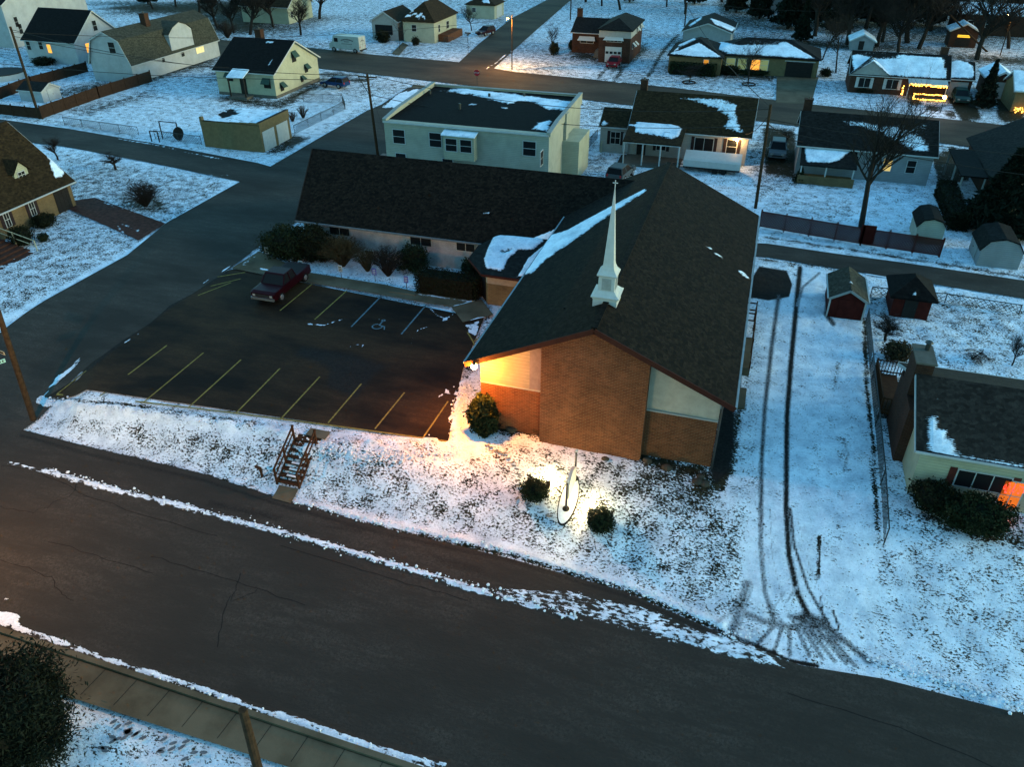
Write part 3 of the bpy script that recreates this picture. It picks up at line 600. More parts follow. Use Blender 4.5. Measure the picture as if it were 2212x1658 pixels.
def body(root, x0, x1, y0, y1, wh, rh, ridge, wm, rm, snow=(), oh=.30, z0=-.5, kind='gable', th=.10, trim=True, rname='roof', wname='wall', nres=.35, base=0.0):
    """walls, roof, gutters of one block; returns the roof object"""
    if kind == 'hip':
        MB().box(x0, x1, y0, y1, z0, wh-.02).build(wname, wm, root)
        a, b, c, d = x0-oh, x1+oh, y0-oh, y1+oh; z = wh; top = wh+rh; r = MB(); hw = min(b-a, d-c)/2
        if (b-a) >= (d-c): p, q = V((a+hw, (c+d)/2, top)), V((b-hw, (c+d)/2, top))
        else: p, q = V(((a+b)/2, c+hw, top)), V(((a+b)/2, d-hw, top))
        A, B, C_, D = (a, c, z), (b, c, z), (b, d, z), (a, d, z)
        if (b-a) >= (d-c): quads = [(A, B, q, p), (B, C_, q, q), (C_, D, p, q), (D, A, p, p)]
        else: quads = [(A, B, p, p), (B, C_, q, p), (C_, D, q, q), (D, A, p, q)]
        for Q in quads: r.slab(*Q, th=0, n=max(2, int((V(Q[1])-V(Q[0])).length/nres)), m=max(2, int(hw/nres)))
        r.box(a+.01, b-.01, c+.01, d-.01, z-.12, z-.004)
        return r.build(rname, rm, root, snow=list(snow), base=base)
    a, b = (y0, y1) if ridge == 'x' else (x0, x1)
    pr = gable_prof(a, b, wh, rh, kind)
    MB().prism([(a, z0)]+[(b, z0)]+[(t, z-.03) for t, z in pr[::-1]], *( (x0, x1, 'x') if ridge == 'x' else (y0, y1, 'y'))).build(wname, wm, root)
    # extend eaves
    (t0, q0), (t1, q1) = pr[0], pr[1]; s = (q1-q0)/(t1-t0); e0 = (t0-oh, q0-s*oh); (t2, q2), (t3, q3) = pr[-2], pr[-1]; s = (q3-q2)/(t3-t2); e1 = (t3+oh, q3+s*oh)
    pr2 = [e0]+pr[1:-1]+[e1]; r = MB(); g0, g1 = ((x0, x1) if ridge == 'x' else (y0, y1)); g0 -= oh; g1 += oh
    up = th*.9
    for (ta, za), (tb, zb) in zip(pr2[:-1], pr2[1:]):
        P = (lambda g, t, z: (g, t, z+up)) if ridge == 'x' else (lambda g, t, z: (t, g, z+up))
        q = [P(g0, ta, za), P(g1, ta, za), P(g1, tb, zb), P(g0, tb, zb)]
        if zb < za: q = [q[3], q[2], q[1], q[0]]
        r.slab(*q, th=th, n=max(2, int((g1-g0)/nres)), m=max(2, int(math.hypot(tb-ta, zb-za)/nres)))
    ro = r.build(rname, rm, root, snow=list(snow), base=base)
    if trim:
        m = MB()
        for (t, z), sg in ((e0, -1), (e1, 1)):
            q = (lambda g: (g, t+sg*.05, z+.02)) if ridge == 'x' else (lambda g: (t+sg*.05, g, z+.02)); m.bar(q(g0), q(g1), .09, .10)
        m.each('gutter', M_white, root)
        m = MB()
        for g in (g0-.02, g1+.02):
            for (ta, za), (tb, zb) in zip(pr2[:-1], pr2[1:]):
                P = (lambda t, z: (g, t, z-.04)) if ridge == 'x' else (lambda t, z: (t, g, z-.04)); m.bar(P(ta, za), P(tb, zb), .04, .16)
        m.each('rake_board', M_white if trim is True else trim, root)
    return ro
def house(name, label, cat, x0, x1, y0, y1, group=None): return empty(name, ((x0+x1)/2, (y0+y1)/2, 0), label, cat, group)
def chimney(root, x, y, w, d, z0, z1, m, par=None):
    c = MB().box(x-w/2, x+w/2, y-d/2, y+d/2, z0, z1).box(x-w/2-.05, x+w/2+.05, y-d/2-.05, y+d/2+.05, z1, z1+.08).build('chimney', m, root)
    f = MB().tube((x, y, z1+.08), (x, y, z1+.3), .1, .09, 8).build('flue', M_concrete, root); f.parent = c; return c
def door(root, face, c, w, h, mat, name='door'):
    m = MB(); face_box(m, face, c, w, h, 0, .05); o = m.build(name, mat, root)
    k = MB(); cc = (c[0]+w*.36, c[1], c[2]) if face in 'SN' else (c[0], c[1]+w*.36, c[2]); face_box(k, face, cc, .06, .06, .05, .11); kk = k.build('handle', M_metal, root); kk.parent = o; return o
def garagedoor(root, face, c, w, h, mat, name='garage_door', glass=False):
    m = MB(); face_box(m, face, c, w, h, 0, .04)
    for i in range(4):
        z = c[2]-h/2+h*(i+.5)/4
        for j in range(4):
            u = -w/2+w*(j+.5)/4; cc = (c[0]+u, c[1], z) if face in 'SN' else (c[0], c[1]+u, z); face_box(m, face, cc, w/4-.10, h/4-.10, .04, .055)
    o = m.build(name, mat, root)
    if glass:
        g = MB()
        for j in range(4):
            u = -w/2+w*(j+.5)/4; cc = (c[0]+u, c[1], c[2]+h*.125) if face in 'SN' else (c[0], c[1]+u, c[2]+h*.125); face_box(g, face, cc, w/4-.16, h/4-.2, .055, .062)
        gg = g.build('pane', M_glass, root); gg.parent = o
    return o

# ---- church
def church():
    X0, X1, Y0, Y1, RX, RZ = -11.6, .42, 32.0, 56.2, -5.72, 7.15
    ch = empty('church', (-5.7, 44, 0), 'brick church with dark gabled roof, white steeple and long low side wing', 'church')
    MB().prism([(X0, -.6), (X1, -.6), (X1, 2.78), (X0, 2.78)], Y0, Y1, 'y').build('brick_wall', M_brickred, ch)
    ez = 3.98
    MB().prism([(X0, 2.80), (RX-.01, 2.80), (RX-.01, RZ-.25), (X0, 4.20)], Y0+.02, Y1-.02, 'y').build('upper_panel', M_warmpanel, ch)
    MB().prism([(RX, 2.80), (X1, 2.80), (X1, 4.12), (RX, RZ-.25)], Y0+.02, Y1-.02, 'y').build('upper_panel', plain('smooth_grey_panel', (.30, .27, .225), .8, .2, 2), ch)
    # projecting central brick gable
    MB().prism([(-8.26, -.6), (-3.02, -.6), (-3.02, 5.74), (RX, 6.97), (-8.26, 5.80)], Y0-.55, Y0+.01, 'y').build('brick_wall', M_brickred, ch)
    MB().bar((X0, Y0-.03, 2.79), (-8.27, Y0-.03, 2.79), .06, .08).bar((-3.01, Y0-.03, 2.79), (X1, Y0-.03, 2.79), .06, .08).each('sill_band', M_greysmooth, ch)
    m = MB().box(-8.98, -8.29, Y0-.02, Y0+.005, 2.83, 5.3); m.build('dark_panel', plain('grey_louver', (.16, .14, .15), .7), ch)
    # roof slopes with snow in the valley
    F, B = 31.25, 56.6
    vs = [('p', [(1072, 503), (1160, 512), (1135, 545), (1118, 598), (1040, 585), (1030, 556)], 0, 2),
          ('p', [(1118, 597), (1150, 590), (1178, 560), (1225, 530), (1300, 475), (1396, 411), (1392, 409), (1290, 462), (1225, 498), (1165, 516), (1140, 548)], 1.0, 8)]
    snr = [('s', [(1522, 528), (1545, 547), (1563, 560)], 1.6, .62, 2), ('s', [(1596, 586), (1615, 600)], 2.5, .9, 3)]
    r = MB(); up = .1
    r.slab((-12.12, F, 4.22+up), (-12.12, B, 4.12+up), (RX, B, RZ+up), (RX, F, RZ+up), .16, 170, 46)
    o1 = r.build('roof_slope', M_roofchurch, ch, snow=vs, base=0)
    r = MB(); r.slab((1.03, B, 3.95+up), (1.03, F, 4.18+up), (RX, F, RZ+up), (RX, B, RZ+up), .16, 90, 30)
    r.build('roof_slope', M_roofchurch, ch, snow=snr, base=0)
    MB().bar((-12.15, F-.03, 4.15), (RX, F-.03, RZ-.02), .06, .26).bar((RX, F-.03, RZ-.02), (1.06, F-.03, 4.11), .06, .26).each('fascia', M_maroon, ch)
    MB().bar((RX, F, RZ+up+.03), (RX, B, RZ+up+.03), .28, .05).build('ridge_cap', M_roofchurch, ch)
    MB().bar((-12.19, F, 4.22), (-12.19, B, 4.12), .10, .12).bar((1.10, F, 4.18), (1.10, B, 3.95), .10, .12).each('gutter', plain('pale_gutter', (.22, .26, .28), .5), ch)
    MB().tube((.50, Y0-.07, -.4), (.50, Y0-.07, 4.0), .05, .05, 6).build('downpipe', M_metal, ch)
    MB().box(-8.3, -3.0, Y0-.53, Y0-.50, -.2, -.19).build('footing', M_concrete, ch)
    # vent pipe on the left slope
    p = PZ(1218, 690, 5.6); MB().tube((p.x, p.y, 5.2), (p.x, p.y, 6.3), .05, .05, 6).build('vent_pipe', M_dk, ch)
    # long wing
    y0, y1, x0, x1 = 49.9, 60.1, -32.2, -9.5
    MB().prism([(y0, -.5), (y1, -.5), (y1, 2.45), ((y0+y1)/2, 5.9), (y0, 2.45)], x0, x1, 'x').build('wing_wall', M_whitebrick, ch)
    r = MB(); zr = 6.25; yr = 55.0; e0, e1 = 49.35, 60.65
    vs2 = [('s', [(1045, 459), (1055, 461)], 1.5, .7, 2), ('p', [(1120, 592), (1190, 525), (1290, 468), (1396, 408), (1388, 406), (1270, 462), (1190, 500), (1140, 520)], .96, 5)]
    r.slab((x0-.3, e0, 2.5), (-7.6, e0, 2.5), (-7.6, yr, zr), (x0-1.4, yr, zr), .16, 150, 34)
    r.slab((-7.6, e1, 2.5), (x0-.3, e1, 2.5), (x0-1.4, yr, zr), (-7.6, yr, zr), .16, 20, 4)
    r.build('wing_roof', M_roofchurch, ch, snow=vs2, base=0)
    MB().bar((x0-.3, e0-.06, 2.45), (-16.2, e0-.06, 2.45), .10, .12).each('gutter', plain('grey_gutter', (.12, .13, .14), .5), ch)
    MB().bar((x0-.33, e0, 2.36), (x0-1.43, yr, zr-.1), .06, .28).each('fascia', M_dk, ch)
    MB().tube((x0+.25, y0-.06, 0), (x0+.25, y0-.06, 2.4), .05, .05, 6).build('downpipe', M_dk, ch)
    for px, py, w in ((680, 485, .5), (734, 500, 1.75), (909, 518, 1.75), (1006, 531, 1.5)):
        c = PY(px, py, y0); b = px < 700
        window(ch, 'S', (c.x, y0, 1.88), w*(1.6 if b else 1), .80, panes=(1, 2) if b else (2, 1), mat=M_sidwarm, glass=M_glass)
    for px, py in ((798, 549), (735, 548)):
        c = PY(px, py, y0); window(ch, 'S', (c.x, y0, .42), .8, .35, panes=(2, 1))
    # entrance block with a chamfered corner
    e = [(-17.05, 50.0), (-17.05, 47.1), (-15.75, 45.25), (-11.5, 45.25), (-11.5, 50.0)]
    def prismz(pts, z0, z1):
        mb = MB(); n = len(pts); return mb.add([(x, y, z) for z in (z0, z1) for x, y in pts], [(i, (i+1) % n, n+(i+1) % n, n+i) for i in range(n)]+[tuple(range(n))[::-1], tuple(range(n, 2*n))])
    prismz(e, -.3, 1.55).build('entrance_wall', M_bricktan, ch); prismz([(x*1.0, y-.0) for x, y in e], 1.56, 2.38).build('entrance_panel', plain('cream_panel', (.28, .22, .16), .8), ch)
    a, b = V((-17.05, 47.1, 0)), V((-15.75, 45.25, 0)); d = (b-a).normalized(); n_ = V((-.82, -.57, 0))*.04
    dm = MB()
    for k in (0, 1):
        q = a+d*(.28+k*.86); q2 = q+d*.82
        dm.bar(q+n_+V((0, 0, .95)), q2+n_+V((0, 0, .95)), .05, 1.75)
        hb = a+d*(1.05+k*.12)+n_*2.2; MB().bar(hb+V((0, 0, .7)), hb+V((0, 0, 1.2)), .03).build('door_handle', M_metal, ch)
    dm.build('glass_door', M_glass, ch)
    E_ = [V((-17.7, 49.8, 2.45)), V((-17.6, 46.85, 2.45)), V((-15.95, 44.75, 2.45)), V((-12.1, 44.75, 2.45))]
    t0, t1 = V((-16.3, 49.9, 3.05)), V((-12.0, 50.2, 3.1))
    sn = [('p', [(1068, 506), (1160, 514), (1175, 520), (1150, 540), (1120, 540), (1100, 556), (1085, 585), (1050, 580), (1045, 560), (1055, 535)], .92, 8), ('s', [(1085, 545), (1105, 540)], 5, .45, 8),
          ('p', [(1118, 598), (1140, 560), (1175, 530), (1190, 540), (1150, 595)], .95, 4)]
    rr = MB(); rr.slab(E_[0], E_[1], t0, t0, 0, 10, 10); rr.slab(E_[1], E_[2], t0, t0, 0, 14, 14); rr.slab(E_[2], E_[3], t1, t0, 0, 24, 24)
    rr.add([p+V((0, 0, -.02)) for p in E_]+[V((-12.1, 49.8, 2.43))], [(4, 3, 2, 1, 0)])
    rr.build('entrance_roof', roofmat('slate_green_shingles', (.009, .010, .009), (.020, .022, .020)), ch, snow=sn, base=0)
    fm = MB()
    for p, q in zip(E_[:-1], E_[1:]): fm.bar(p+V((0, 0, -.09)), q+V((0, 0, -.09)), .10, .16)
    fm.each('fascia', M_maroon, ch)
    # steeple, standing astride the ridge
    st = []
    cx, cy = RX-.08, 34.55
    W = plain('white_fibreglass', (.42, .43, .42), .45, .12, 4)
    def sq(r, z): return [(cx-r, cy-r, z), (cx+r, cy-r, z), (cx+r, cy+r, z), (cx-r, cy+r, z)]
    def loft(mb, prof):
        vs = [p for r, z in prof for p in sq(r, z)]; n = len(prof)
        mb.add(vs, [(4*k+i, 4*k+(i+1) % 4, 4*k+4+(i+1) % 4, 4*k+4+i) for k in range(n-1) for i in range(4)]+[(3, 2, 1, 0), tuple(range(4*n-4, 4*n))])
    mb = MB(); loft(mb, [(.59, 6.0), (.59, 7.36), (.62, 7.38), (.62, 7.43), (.69, 7.49), (.69, 7.53), (.58, 7.60), (.48, 7.70), (.42, 7.76)]); s0 = mb.build('steeple_base', W, ch)
    mb = MB(); loft(mb, [(.40, 7.7), (.40, 8.50), (.45, 8.52), (.49, 8.57), (.49, 8.61), (.43, 8.68), (.34, 8.80), (.27, 8.98), (.245, 9.15)]); b_ = mb.build('belfry', W, ch)
    for s, f in ((-1, 'S'), (1, 'E')):
        lv = MB(); c = (cx, cy-.40, 8.12) if f == 'S' else (cx+.40, cy, 8.12)
        face_box(lv, f, c, .46, .60, -.005, .02)
        for k in range(8): face_box(lv, f, (c[0], c[1], 8.12-.25+k*.07), .36, .028, .02, .04)
        l = lv.build('louvre', plain('white_louvre', (.30, .31, .30), .6), ch); l.parent = b_
    mb = MB(); loft(mb, [(.25, 9.1), (.18, 10.2), (.11, 11.3), (.04, 12.4), (.012, 12.8)]); mb.build('spire', W, ch)
    mb = MB().bar((cx, cy, 12.75), (cx, cy, 13.15), .035).bar((cx-.12, cy, 13.02), (cx+.12, cy, 13.02), .035); mb.build('cross', W, ch)
    # side landing with rails on the right
    for (x0, x1, y0, y1, z, nm) in ((.45, 1.75, 41.2, 45.0, .45, 'side_landing'), (.45, 1.75, 37.6, 39.6, .12, 'cellar_hatch')):
        MB().box(x0, x1, y0, y1, -.3, z).build(nm, M_walk, ch)
    rm = MB()
    for y in (41.3, 43.2, 45.0, 46.8, 48.3): rm.bar((1.75, y, -.2), (1.75, y, 1.35 if y > 43 else .9), .08)
    for z in (.55, .95, 1.3): rm.bar((1.75, 44.8, z), (1.75, 48.4, z), .05, .08)
    for z in (.7, 1.2): rm.bar((.45, 48.3, z), (1.75, 48.3, z), .05, .08).bar((.45, 46.8, z), (1.75, 46.8, z), .05, .08)
    rm.bar((1.75, 41.3, .9), (1.75, 44.9, 1.3), .05, .08)
    rm.build('side_rail', M_rail, ch)
    return ch
def neighbourhood():
    g = 'houses of the neighbourhood'
    # cream flat-roofed building behind the church wing
    x0, x1, y0, y1 = -33.0, -17.3, 66.8, 79.0; o = house('flat_roof_building', 'long two-storey cream building with a flat black roof behind the church wing', 'building', x0, x1, y0, y1)
    MB().box(x0, x1, y0, y1, -.5, 5.48).build('wall', M_sidcream, o)
    sn = [('p', [(945, 197), (1000, 190), (1235, 218), (1225, 240), (1180, 235), (1140, 215), (1100, 228), (1060, 215), (1020, 205)], .80, 8), ('s', [(850, 240), (870, 205), (895, 195)], 5, .85, 6),
          ('p', [(1165, 265), (1192, 258), (1185, 285), (1150, 278)], .75, 6), ('p', [(1090, 230), (1130, 240), (1150, 225), (1120, 218)], .0, 6), ('s', [(1115, 214), (1145, 216)], 3, .9, 3), ('s', [(1015, 225), (1030, 226)], 1.5, .8, 2), ('s', [(1083, 233), (1096, 234)], 2, .8, 2)]
    MB().slab((x0+.02, y0-.12, 5.45), (x1-.02, y0-.12, 5.45), (x1-.02, y1-.2, 5.95), (x0+.02, y1-.2, 5.95), .1, 60, 40).build('roof', M_flat, o, snow=sn, base=0)
    for nm, a, b in (('parapet', x0-.12, x0+.22), ('parapet', x1-.22, x1+.12)):
        MB().prism([(y0, 5.3), (y1, 5.3), (y1, 6.3), (y0+3, 5.95), (y0, 5.62)], a, b, 'x').build(nm, M_sidcream, o)
        MB().bar(((a+b)/2, y0, 5.64), ((a+b)/2, y0+3, 5.98), .4, .05).bar(((a+b)/2, y0+3, 5.98), ((a+b)/2, y1, 6.33), .4, .05).each('coping', M_greysmooth, o)
    MB().box(x0, x1, y1-.2, y1, 5.4, 6.12).build('parapet', M_sidcream, o)
    MB().box(x0, x1, y1-.28, y1+.08, 6.12, 6.17).each('coping', M_greysmooth, o)
    MB().bar((x0, y0-.17, 5.42), (x1, y0-.17, 5.42), .1, .14).each('gutter', M_white, o)
    MB().box(x1-.02, x1+.28, y0+5.2, y0+6.1, -.3, 6.0).build('pilaster', M_sidcream, o)
    MB().box(x1, x1+1.6, y0+5, y0+9.5, -.3, 3.6).build('rear_annex', M_sidyellow, o)
    for px, py in ((861, 282), (940, 288), (1144, 303), (1068, 302)):
        p = PY(px, py, y0); 
        if px != 1068: window(o, 'S', (p.x, y0, 4.15), 1.25, 1.35)
    for px, py in ((866, 336), (967, 348)):
        p = PY(px, py, y0); window(o, 'S', (p.x, y0, p.z-.3), 1.1, 1.1)
    p = PY(1068, 361, y0); window(o, 'S', (p.x, y0, 1.6), 2.6, 1.0, panes=(5, 1))
    p = PY(998, 315, y0); bx = MB().box(p.x-1.45, p.x+1.45, y0-.85, y0+.02, 2.75, 4.9); bw = bx.build('bay', M_sidyellow, o)
    MB().slab((p.x-1.6, y0-1.05, 4.92), (p.x+1.6, y0-1.05, 4.92), (p.x+1.6, y0, 5.15), (p.x-1.6, y0, 5.15), .08, 12, 5).build('bay_roof', M_flat, o, snow=[], base=.95)
    for s in (-.7, .7): window(o, 'S', (p.x+s, y0-.85, 4.1), 1.15, 1.2)
    for px, py in ((1170, 305), (1222, 262), (1166, 360), (1218, 330), (1250, 320)):
        p = onface('E', (x0, x1, y0, y1), px, py); window(o, 'E', (x1, p[1], 4.2 if py < 310 else 1.6), .9, 1.3)
    vp = MB()
    for px, py in ((1057, 213), (929, 206), (993, 235), (1132, 213)): q = PZ(px, py, 5.7); vp.tube((q.x, q.y, 5.5), (q.x, q.y, 6.2), .13, .13, 8)
    vp.each('vent_stack', M_metal, o)
    # yellow cape with dark awnings
    x0, x1, y0, y1 = -68.3, -59.8, 91, 102.3; bx = (x0, x1, y0, y1); o = house('gabled_house', 'pale yellow gabled house with dark awnings over its windows and a charcoal roof', 'house', *bx, g)
    body(o, *bx, 3.1, 2.9, 'x', M_sidyellow, M_roofdark, [('s', [(575, 90), (590, 92)], 2, .8, 3), ('s', [(580, 140), (590, 128)], 2, .6, 3)])
    MB().box(x0-.03, x1+.03, y0-.03, y1+.03, -.4, .35).build('foundation', M_concrete, o)
    for px, py, s in ((609, 187, .8), (621, 172, .7), (652, 170, .6), (661, 147, .8), (634, 122, 1)):
        p = onface('E', bx, px, py)
        if px != 621: window(o, 'E', p, 1.0*s, 1.3*s, awn=M_awn, mat=M_dk)
    window(o, 'S', onface('S', bx, 496, 165), .9, 1.1, mat=M_dk, awn=M_awn); window(o, 'S', onface('S', bx, 577, 180), 1.0, 1.2, mat=M_dk, awn=M_awn)
    chimney(o, -66.5, 99.5, .9, .9, 3.5, 6.6, M_brickdark)
    MB().slab((-65.6, 89.3, 2.6), (-63.2, 89.3, 2.6), (-63.2, 91, 3.3), (-65.6, 91, 3.3), .1, 8, 8).build('porch_roof', M_roofgrey, o, snow=[], base=.9)
    MB().bar((-65.5, 89.5, 0), (-65.5, 89.5, 2.55), .15).bar((-63.3, 89.5, 0), (-63.3, 89.5, 2.55), .15).each('porch_post', M_dk, o)
    MB().box(-65.7, -63.1, 89.3, 91, -.2, .25).build('porch_floor', M_concrete, o)
    door(o, 'S', (-64.4, 91, 1.25), .9, 1.95, M_dk)
    # white gambrel house
    x0, x1, y0, y1 = -89.6, -83.0, 92.8, 112.6; bx = (x0, x1, y0, y1); o = house('gambrel_house', 'long white gambrel house with grey shingles and a barn-shaped dormer', 'house', *bx, g)
    body(o, *bx, 2.7, 3.7, 'y', M_sidwhite, M_roofgrey, [], kind='gambrel', oh=.2)
    MB().prism([(101.6, 2.4), (106.8, 2.4), (106.8, 4.9), (105.8, 5.6), (104.2, 6.1), (102.6, 5.6), (101.6, 4.9)], x0+2.5, x1+.06, 'x').build('dormer', M_sidwhite, o)
    pr = [(101.4, 4.85), (102.5, 5.62), (104.2, 6.2), (105.9, 5.62), (107.0, 4.85)]; rr = MB()
    for (a, b), (c, d) in zip(pr[:-1], pr[1:]): rr.bar((x0+3, (a+c)/2, (b+d)/2), (x1+.25, (a+c)/2, (b+d)/2), math.hypot(c-a, d-b)*1.02, .07, up=(0, (d-b), -(c-a)) if False else (0, -(d-b), (c-a)))
    rr.build('dormer_roof', M_roofgrey, o)
    for px, py, w, h, l in ((375, 74, .8, 1.1, 0), (394, 114, .8, 1.1, 0), (352, 127, .7, 1.0, 0)): window(o, 'E', onface('E', bx, px, py), w, h, lit=l)
    window(o, 'E', onface('E', bx, 431, 104), 2.0, 1.4, panes=(3, 1), glass=glow('dim_lit_glass', (.8, .6, .3), .03))
    window(o, 'S', onface('S', bx, 242, 103), 1.1, 1.5)
    chimney(o, -85.6, 100.6, .9, .9, 5.5, 7.6, M_brickdark)
    # white house with dark roof at the left
    x0, x1, y0, y1 = -108.2, -98.9, 100.2, 109.8; bx = (x0, x1, y0, y1); o = house('gabled_house', 'white gabled house with a charcoal roof and two coloured lit windows', 'house', *bx, g)
    body(o, *bx, 3.25, 3.6, 'x', M_sidwhite, M_roofdark, [])
    for px, py, l in ((62, 83 + 15, 0), (88, 97, 0), (107, 105, 1)): window(o, 'S', onface('S', bx, px, py), .8, 1.3, lit=l)
    window(o, 'E', onface('E', bx, 160+30, 103), .9, 1.4, lit=True); window(o, 'E', onface('E', bx, 204, 55), .9, 1.5)
    x0, x1, y0, y1 = -134, -119, 108, 126; bx = (x0, x1, y0, y1); o = house('tall_house', 'tall white house cut off by the top left corner of the view', 'house', *bx, g)
    body(o, *bx, 6.5, 4.5, 'x', M_sidwhite, M_roofdark, [])
    for px, py in ((23, 45+10), (32, 70)): window(o, 'E', onface('E', bx, px+12, py-8), .8, 1.6)
    # brick cape at the left edge
    x0, x1, y0, y1 = -66.5, -56.3, 38.0, 52.2; bx = (x0, x1, y0, y1); o = house('brick_house', 'tan brick cape with brown roof, white gabled dormer and front steps', 'house', *bx, g)
    body(o, *bx, 2.35, 4.4, 'y', M_bricktan, M_roofbrown, [('p', [(100, 333), (118, 350), (140, 372), (132, 386), (118, 384), (112, 365)], .9, 5)], oh=.35)
    for px, py in ((70, 452), (15, 474)): 
        p = onface('E', bx, px, py); window(o, 'E', (x1, p[1], 1.35), .55, 1.25, mat=M_white, panes=(2, 2), shutters=M_shutter)
    DX = -57.6; ap = PX(38, 348, DX); bt_ = PX(48, 402, DX); dy = (ap.y+bt_.y)/2+.1; zt, zb = ap.z, max(bt_.z, 2.9); ze = zt-.75
    MB().prism([(dy-.7, zb), (dy+.7, zb), (dy+.7, ze), (dy, zt), (dy-.7, ze)], -61.4, DX, 'x').build('dormer', M_sidyellow, o)
    window(o, 'E', (DX, dy, (zb+ze)/2+.05), .75, ze-zb-.25, panes=(2, 3))
    rr = MB()
    for q_ in (-1, 1): rr.slab((-61.4, dy+q_*.9, ze-.12), (DX+.2, dy+q_*.9, ze-.12), (DX+.2, dy, zt+.10), (-61.4, dy, zt+.10), .06)
    rr.build('dormer_roof', M_roofbrown, o); chimney(o, -62.5, 47.0, .9, .7, 5.5, 8.0, M_bricktan)
    garagedoor(o, 'E', (x1, 51.0, .95), 1.6, 1.9, M_dk, 'side_door')
    st = MB(); q = G(60, 555)
    for k in range(7): st.box(-55.9+k*.55-.0, -55.9+(k+1)*.55, 39.6, 43.2, -1.0, .75-k*.13)
    st.build('front_steps', plain('red_brown_steps', (.06, .028, .02), .85, .4), o)
    for y in (39.5, 43.3):
        rl = MB(); a, b = V((-55.9, y, 1.7)), V((-52.0, y, .85)); rl.bar(a, b, .05, .05).bar(a-V((0, 0, .45)), b-V((0, 0, .45)), .04, .04)
        for p_ in (a, b, a.lerp(b, .5)): rl.bar(p_-V((0, 0, 1.0)), p_+V((0, 0, .05)), .07)
        rl.build('stair_rail', M_sidyellow, o)
    # cream ranch with the porch light
    x0, x1, y0, y1 = -12.4, -.8, 81, 89; bx = (x0, x1, y0, y1); o = house('ranch_house', 'cream house with brown roof, dark shutters and a bright porch light, behind the church', 'house', *bx, g)
    body(o, *bx, 2.9, 2.6, 'x', M_sidwarm, M_roofbrown, [('p', [(1450, 207), (1485, 212), (1560, 213), (1590, 225), (1595, 265), (1610, 288), (1580, 282), (1560, 278), (1575, 255), (1545, 235), (1500, 220)], .66, 7)])
    body(o, -15.6, -12.45, 81.3, 85.6, 2.65, 1.3, 'x', M_sidwarm, M_roofbrown, [('p', [(1300, 272), (1318, 273), (1303, 258)], .9, 3)], oh=.15, rname='wing_roof', wname='wing_wall')
    r = MB().slab((-12.6, 77.6, 2.42), (-6.9, 77.6, 2.42), (-6.9, 81.4, 3.25), (-12.6, 81.4, 3.25), .12, 40, 24)
    r.build('porch_roof', M_roofbrown, o, snow=[('p', [(1375, 257), (1420, 258), (1465, 272), (1474, 278), (1465, 295), (1450, 300), (1400, 290), (1372, 285)], .86, 8), ('s', [(1360, 270), (1380, 272)], 2, .9, 3), ('s', [(1350, 300), (1465, 311)], 2, .0, 3)], base=0)
    sk = MB()
    for px, py in ((1387.5, 285), (1440, 291)):
        q = PZ(px, py, 2.85); sk.slab((q.x-.28, q.y-.5, q.z-.08), (q.x+.28, q.y-.5, q.z-.08), (q.x+.28, q.y+.45, q.z+.14), (q.x-.28, q.y+.45, q.z+.14), .08)
    sk.each('roof_window', M_glass, o)
    for x in (-12.45, -10.6, -8.85, -7.05): MB().bar((x, 77.7, 0), (x, 77.7, 2.35), .13).each('porch_post', M_white, o)
    MB().box(-12.6, -6.9, 77.6, 81, -.3, .12).build('porch_floor', M_concrete, o)
    MB().bar((-12.5, 77.65, 2.3), (-7, 77.65, 2.3), .08, .18).build('porch_beam', M_white, o)
    window(o, 'S', (-14.0, 81.3, 1.55), 1.05, 1.3, panes=(2, 2), shutters=M_shutter)
    window(o, 'S', (-5.0, 81, 1.75), 1.9, 1.35, panes=(2, 1), shutters=M_shutter); window(o, 'S', (-2.3, 81, 1.75), 1.05, 1.45, panes=(1, 2), shutters=M_shutter)
    window(o, 'S', (-9.2, 81, 1.35), 1.0, 1.2, shutters=M_shutter); door(o, 'S', (-11.2, 81, 1.15), .9, 2.0, M_dk); door(o, 'S', (-12.9+.0, 81.3, 1.15), .6, 1.9, M_white)
    chimney(o, -12.2, 86.3, .7, .7, 3, 6.3, M_brickdark)
    pl = PY(1593, 298, 80.75); MB().lathe((pl.x, 80.75, 2.5), [(.07, -.1), (.11, -.04), (.11, .05), (.05, .1)], 8).build('porch_lamp', glow('porch_lamp_glass', (1, .62, .22), 25), o)
    lamp('porch_light', (pl.x, 80.45, 2.48), 150, (1, .55, .20), .08, o)
    # grey ranch at the right
    x0, x1, y0, y1 = 4.0, 15.8, 80, 88; bx = (x0, x1, y0, y1); o = house('ranch_house', 'grey house with charcoal roof behind the big bare tree at the right', 'house', *bx, g)
    body(o, *bx, 2.85, 2.05, 'x', M_sidgrey, M_roofslate, [('p', [(1800, 262), (1860, 262), (1905, 272), (1990, 270), (2010, 330), (1970, 325), (1935, 305), (1900, 290), (1860, 275)], .64, 9), ('p', [(1935, 275), (1990, 262), (2016, 268), (2014, 320), (1990, 300), (1960, 285)], .25, 10)])
    r = MB().slab((4.2, 77.3, 1.75), (9.2, 77.3, 1.75), (9.2, 80.4, 2.75), (4.2, 80.4, 2.75), .12, 30, 16)
    r.build('porch_roof', M_roofslate, o, snow=[('p', [(1738, 314), (1840, 324), (1815, 345), (1790, 352), (1742, 350)], .88, 7)], base=0)
    for x in (4.4, 6.6, 9.0): MB().bar((x, 77.5, -.1), (x, 77.5, 1.7), .12).each('porch_post', M_white, o)
    MB().box(4.2, 9.2, 77.2, 80, -.4, .1).build('porch_floor', M_bricktan, o)
    MB().box(4.2, 9.2, 77.22, 77.32, .1, .75).build('porch_wall', M_bricktan, o)
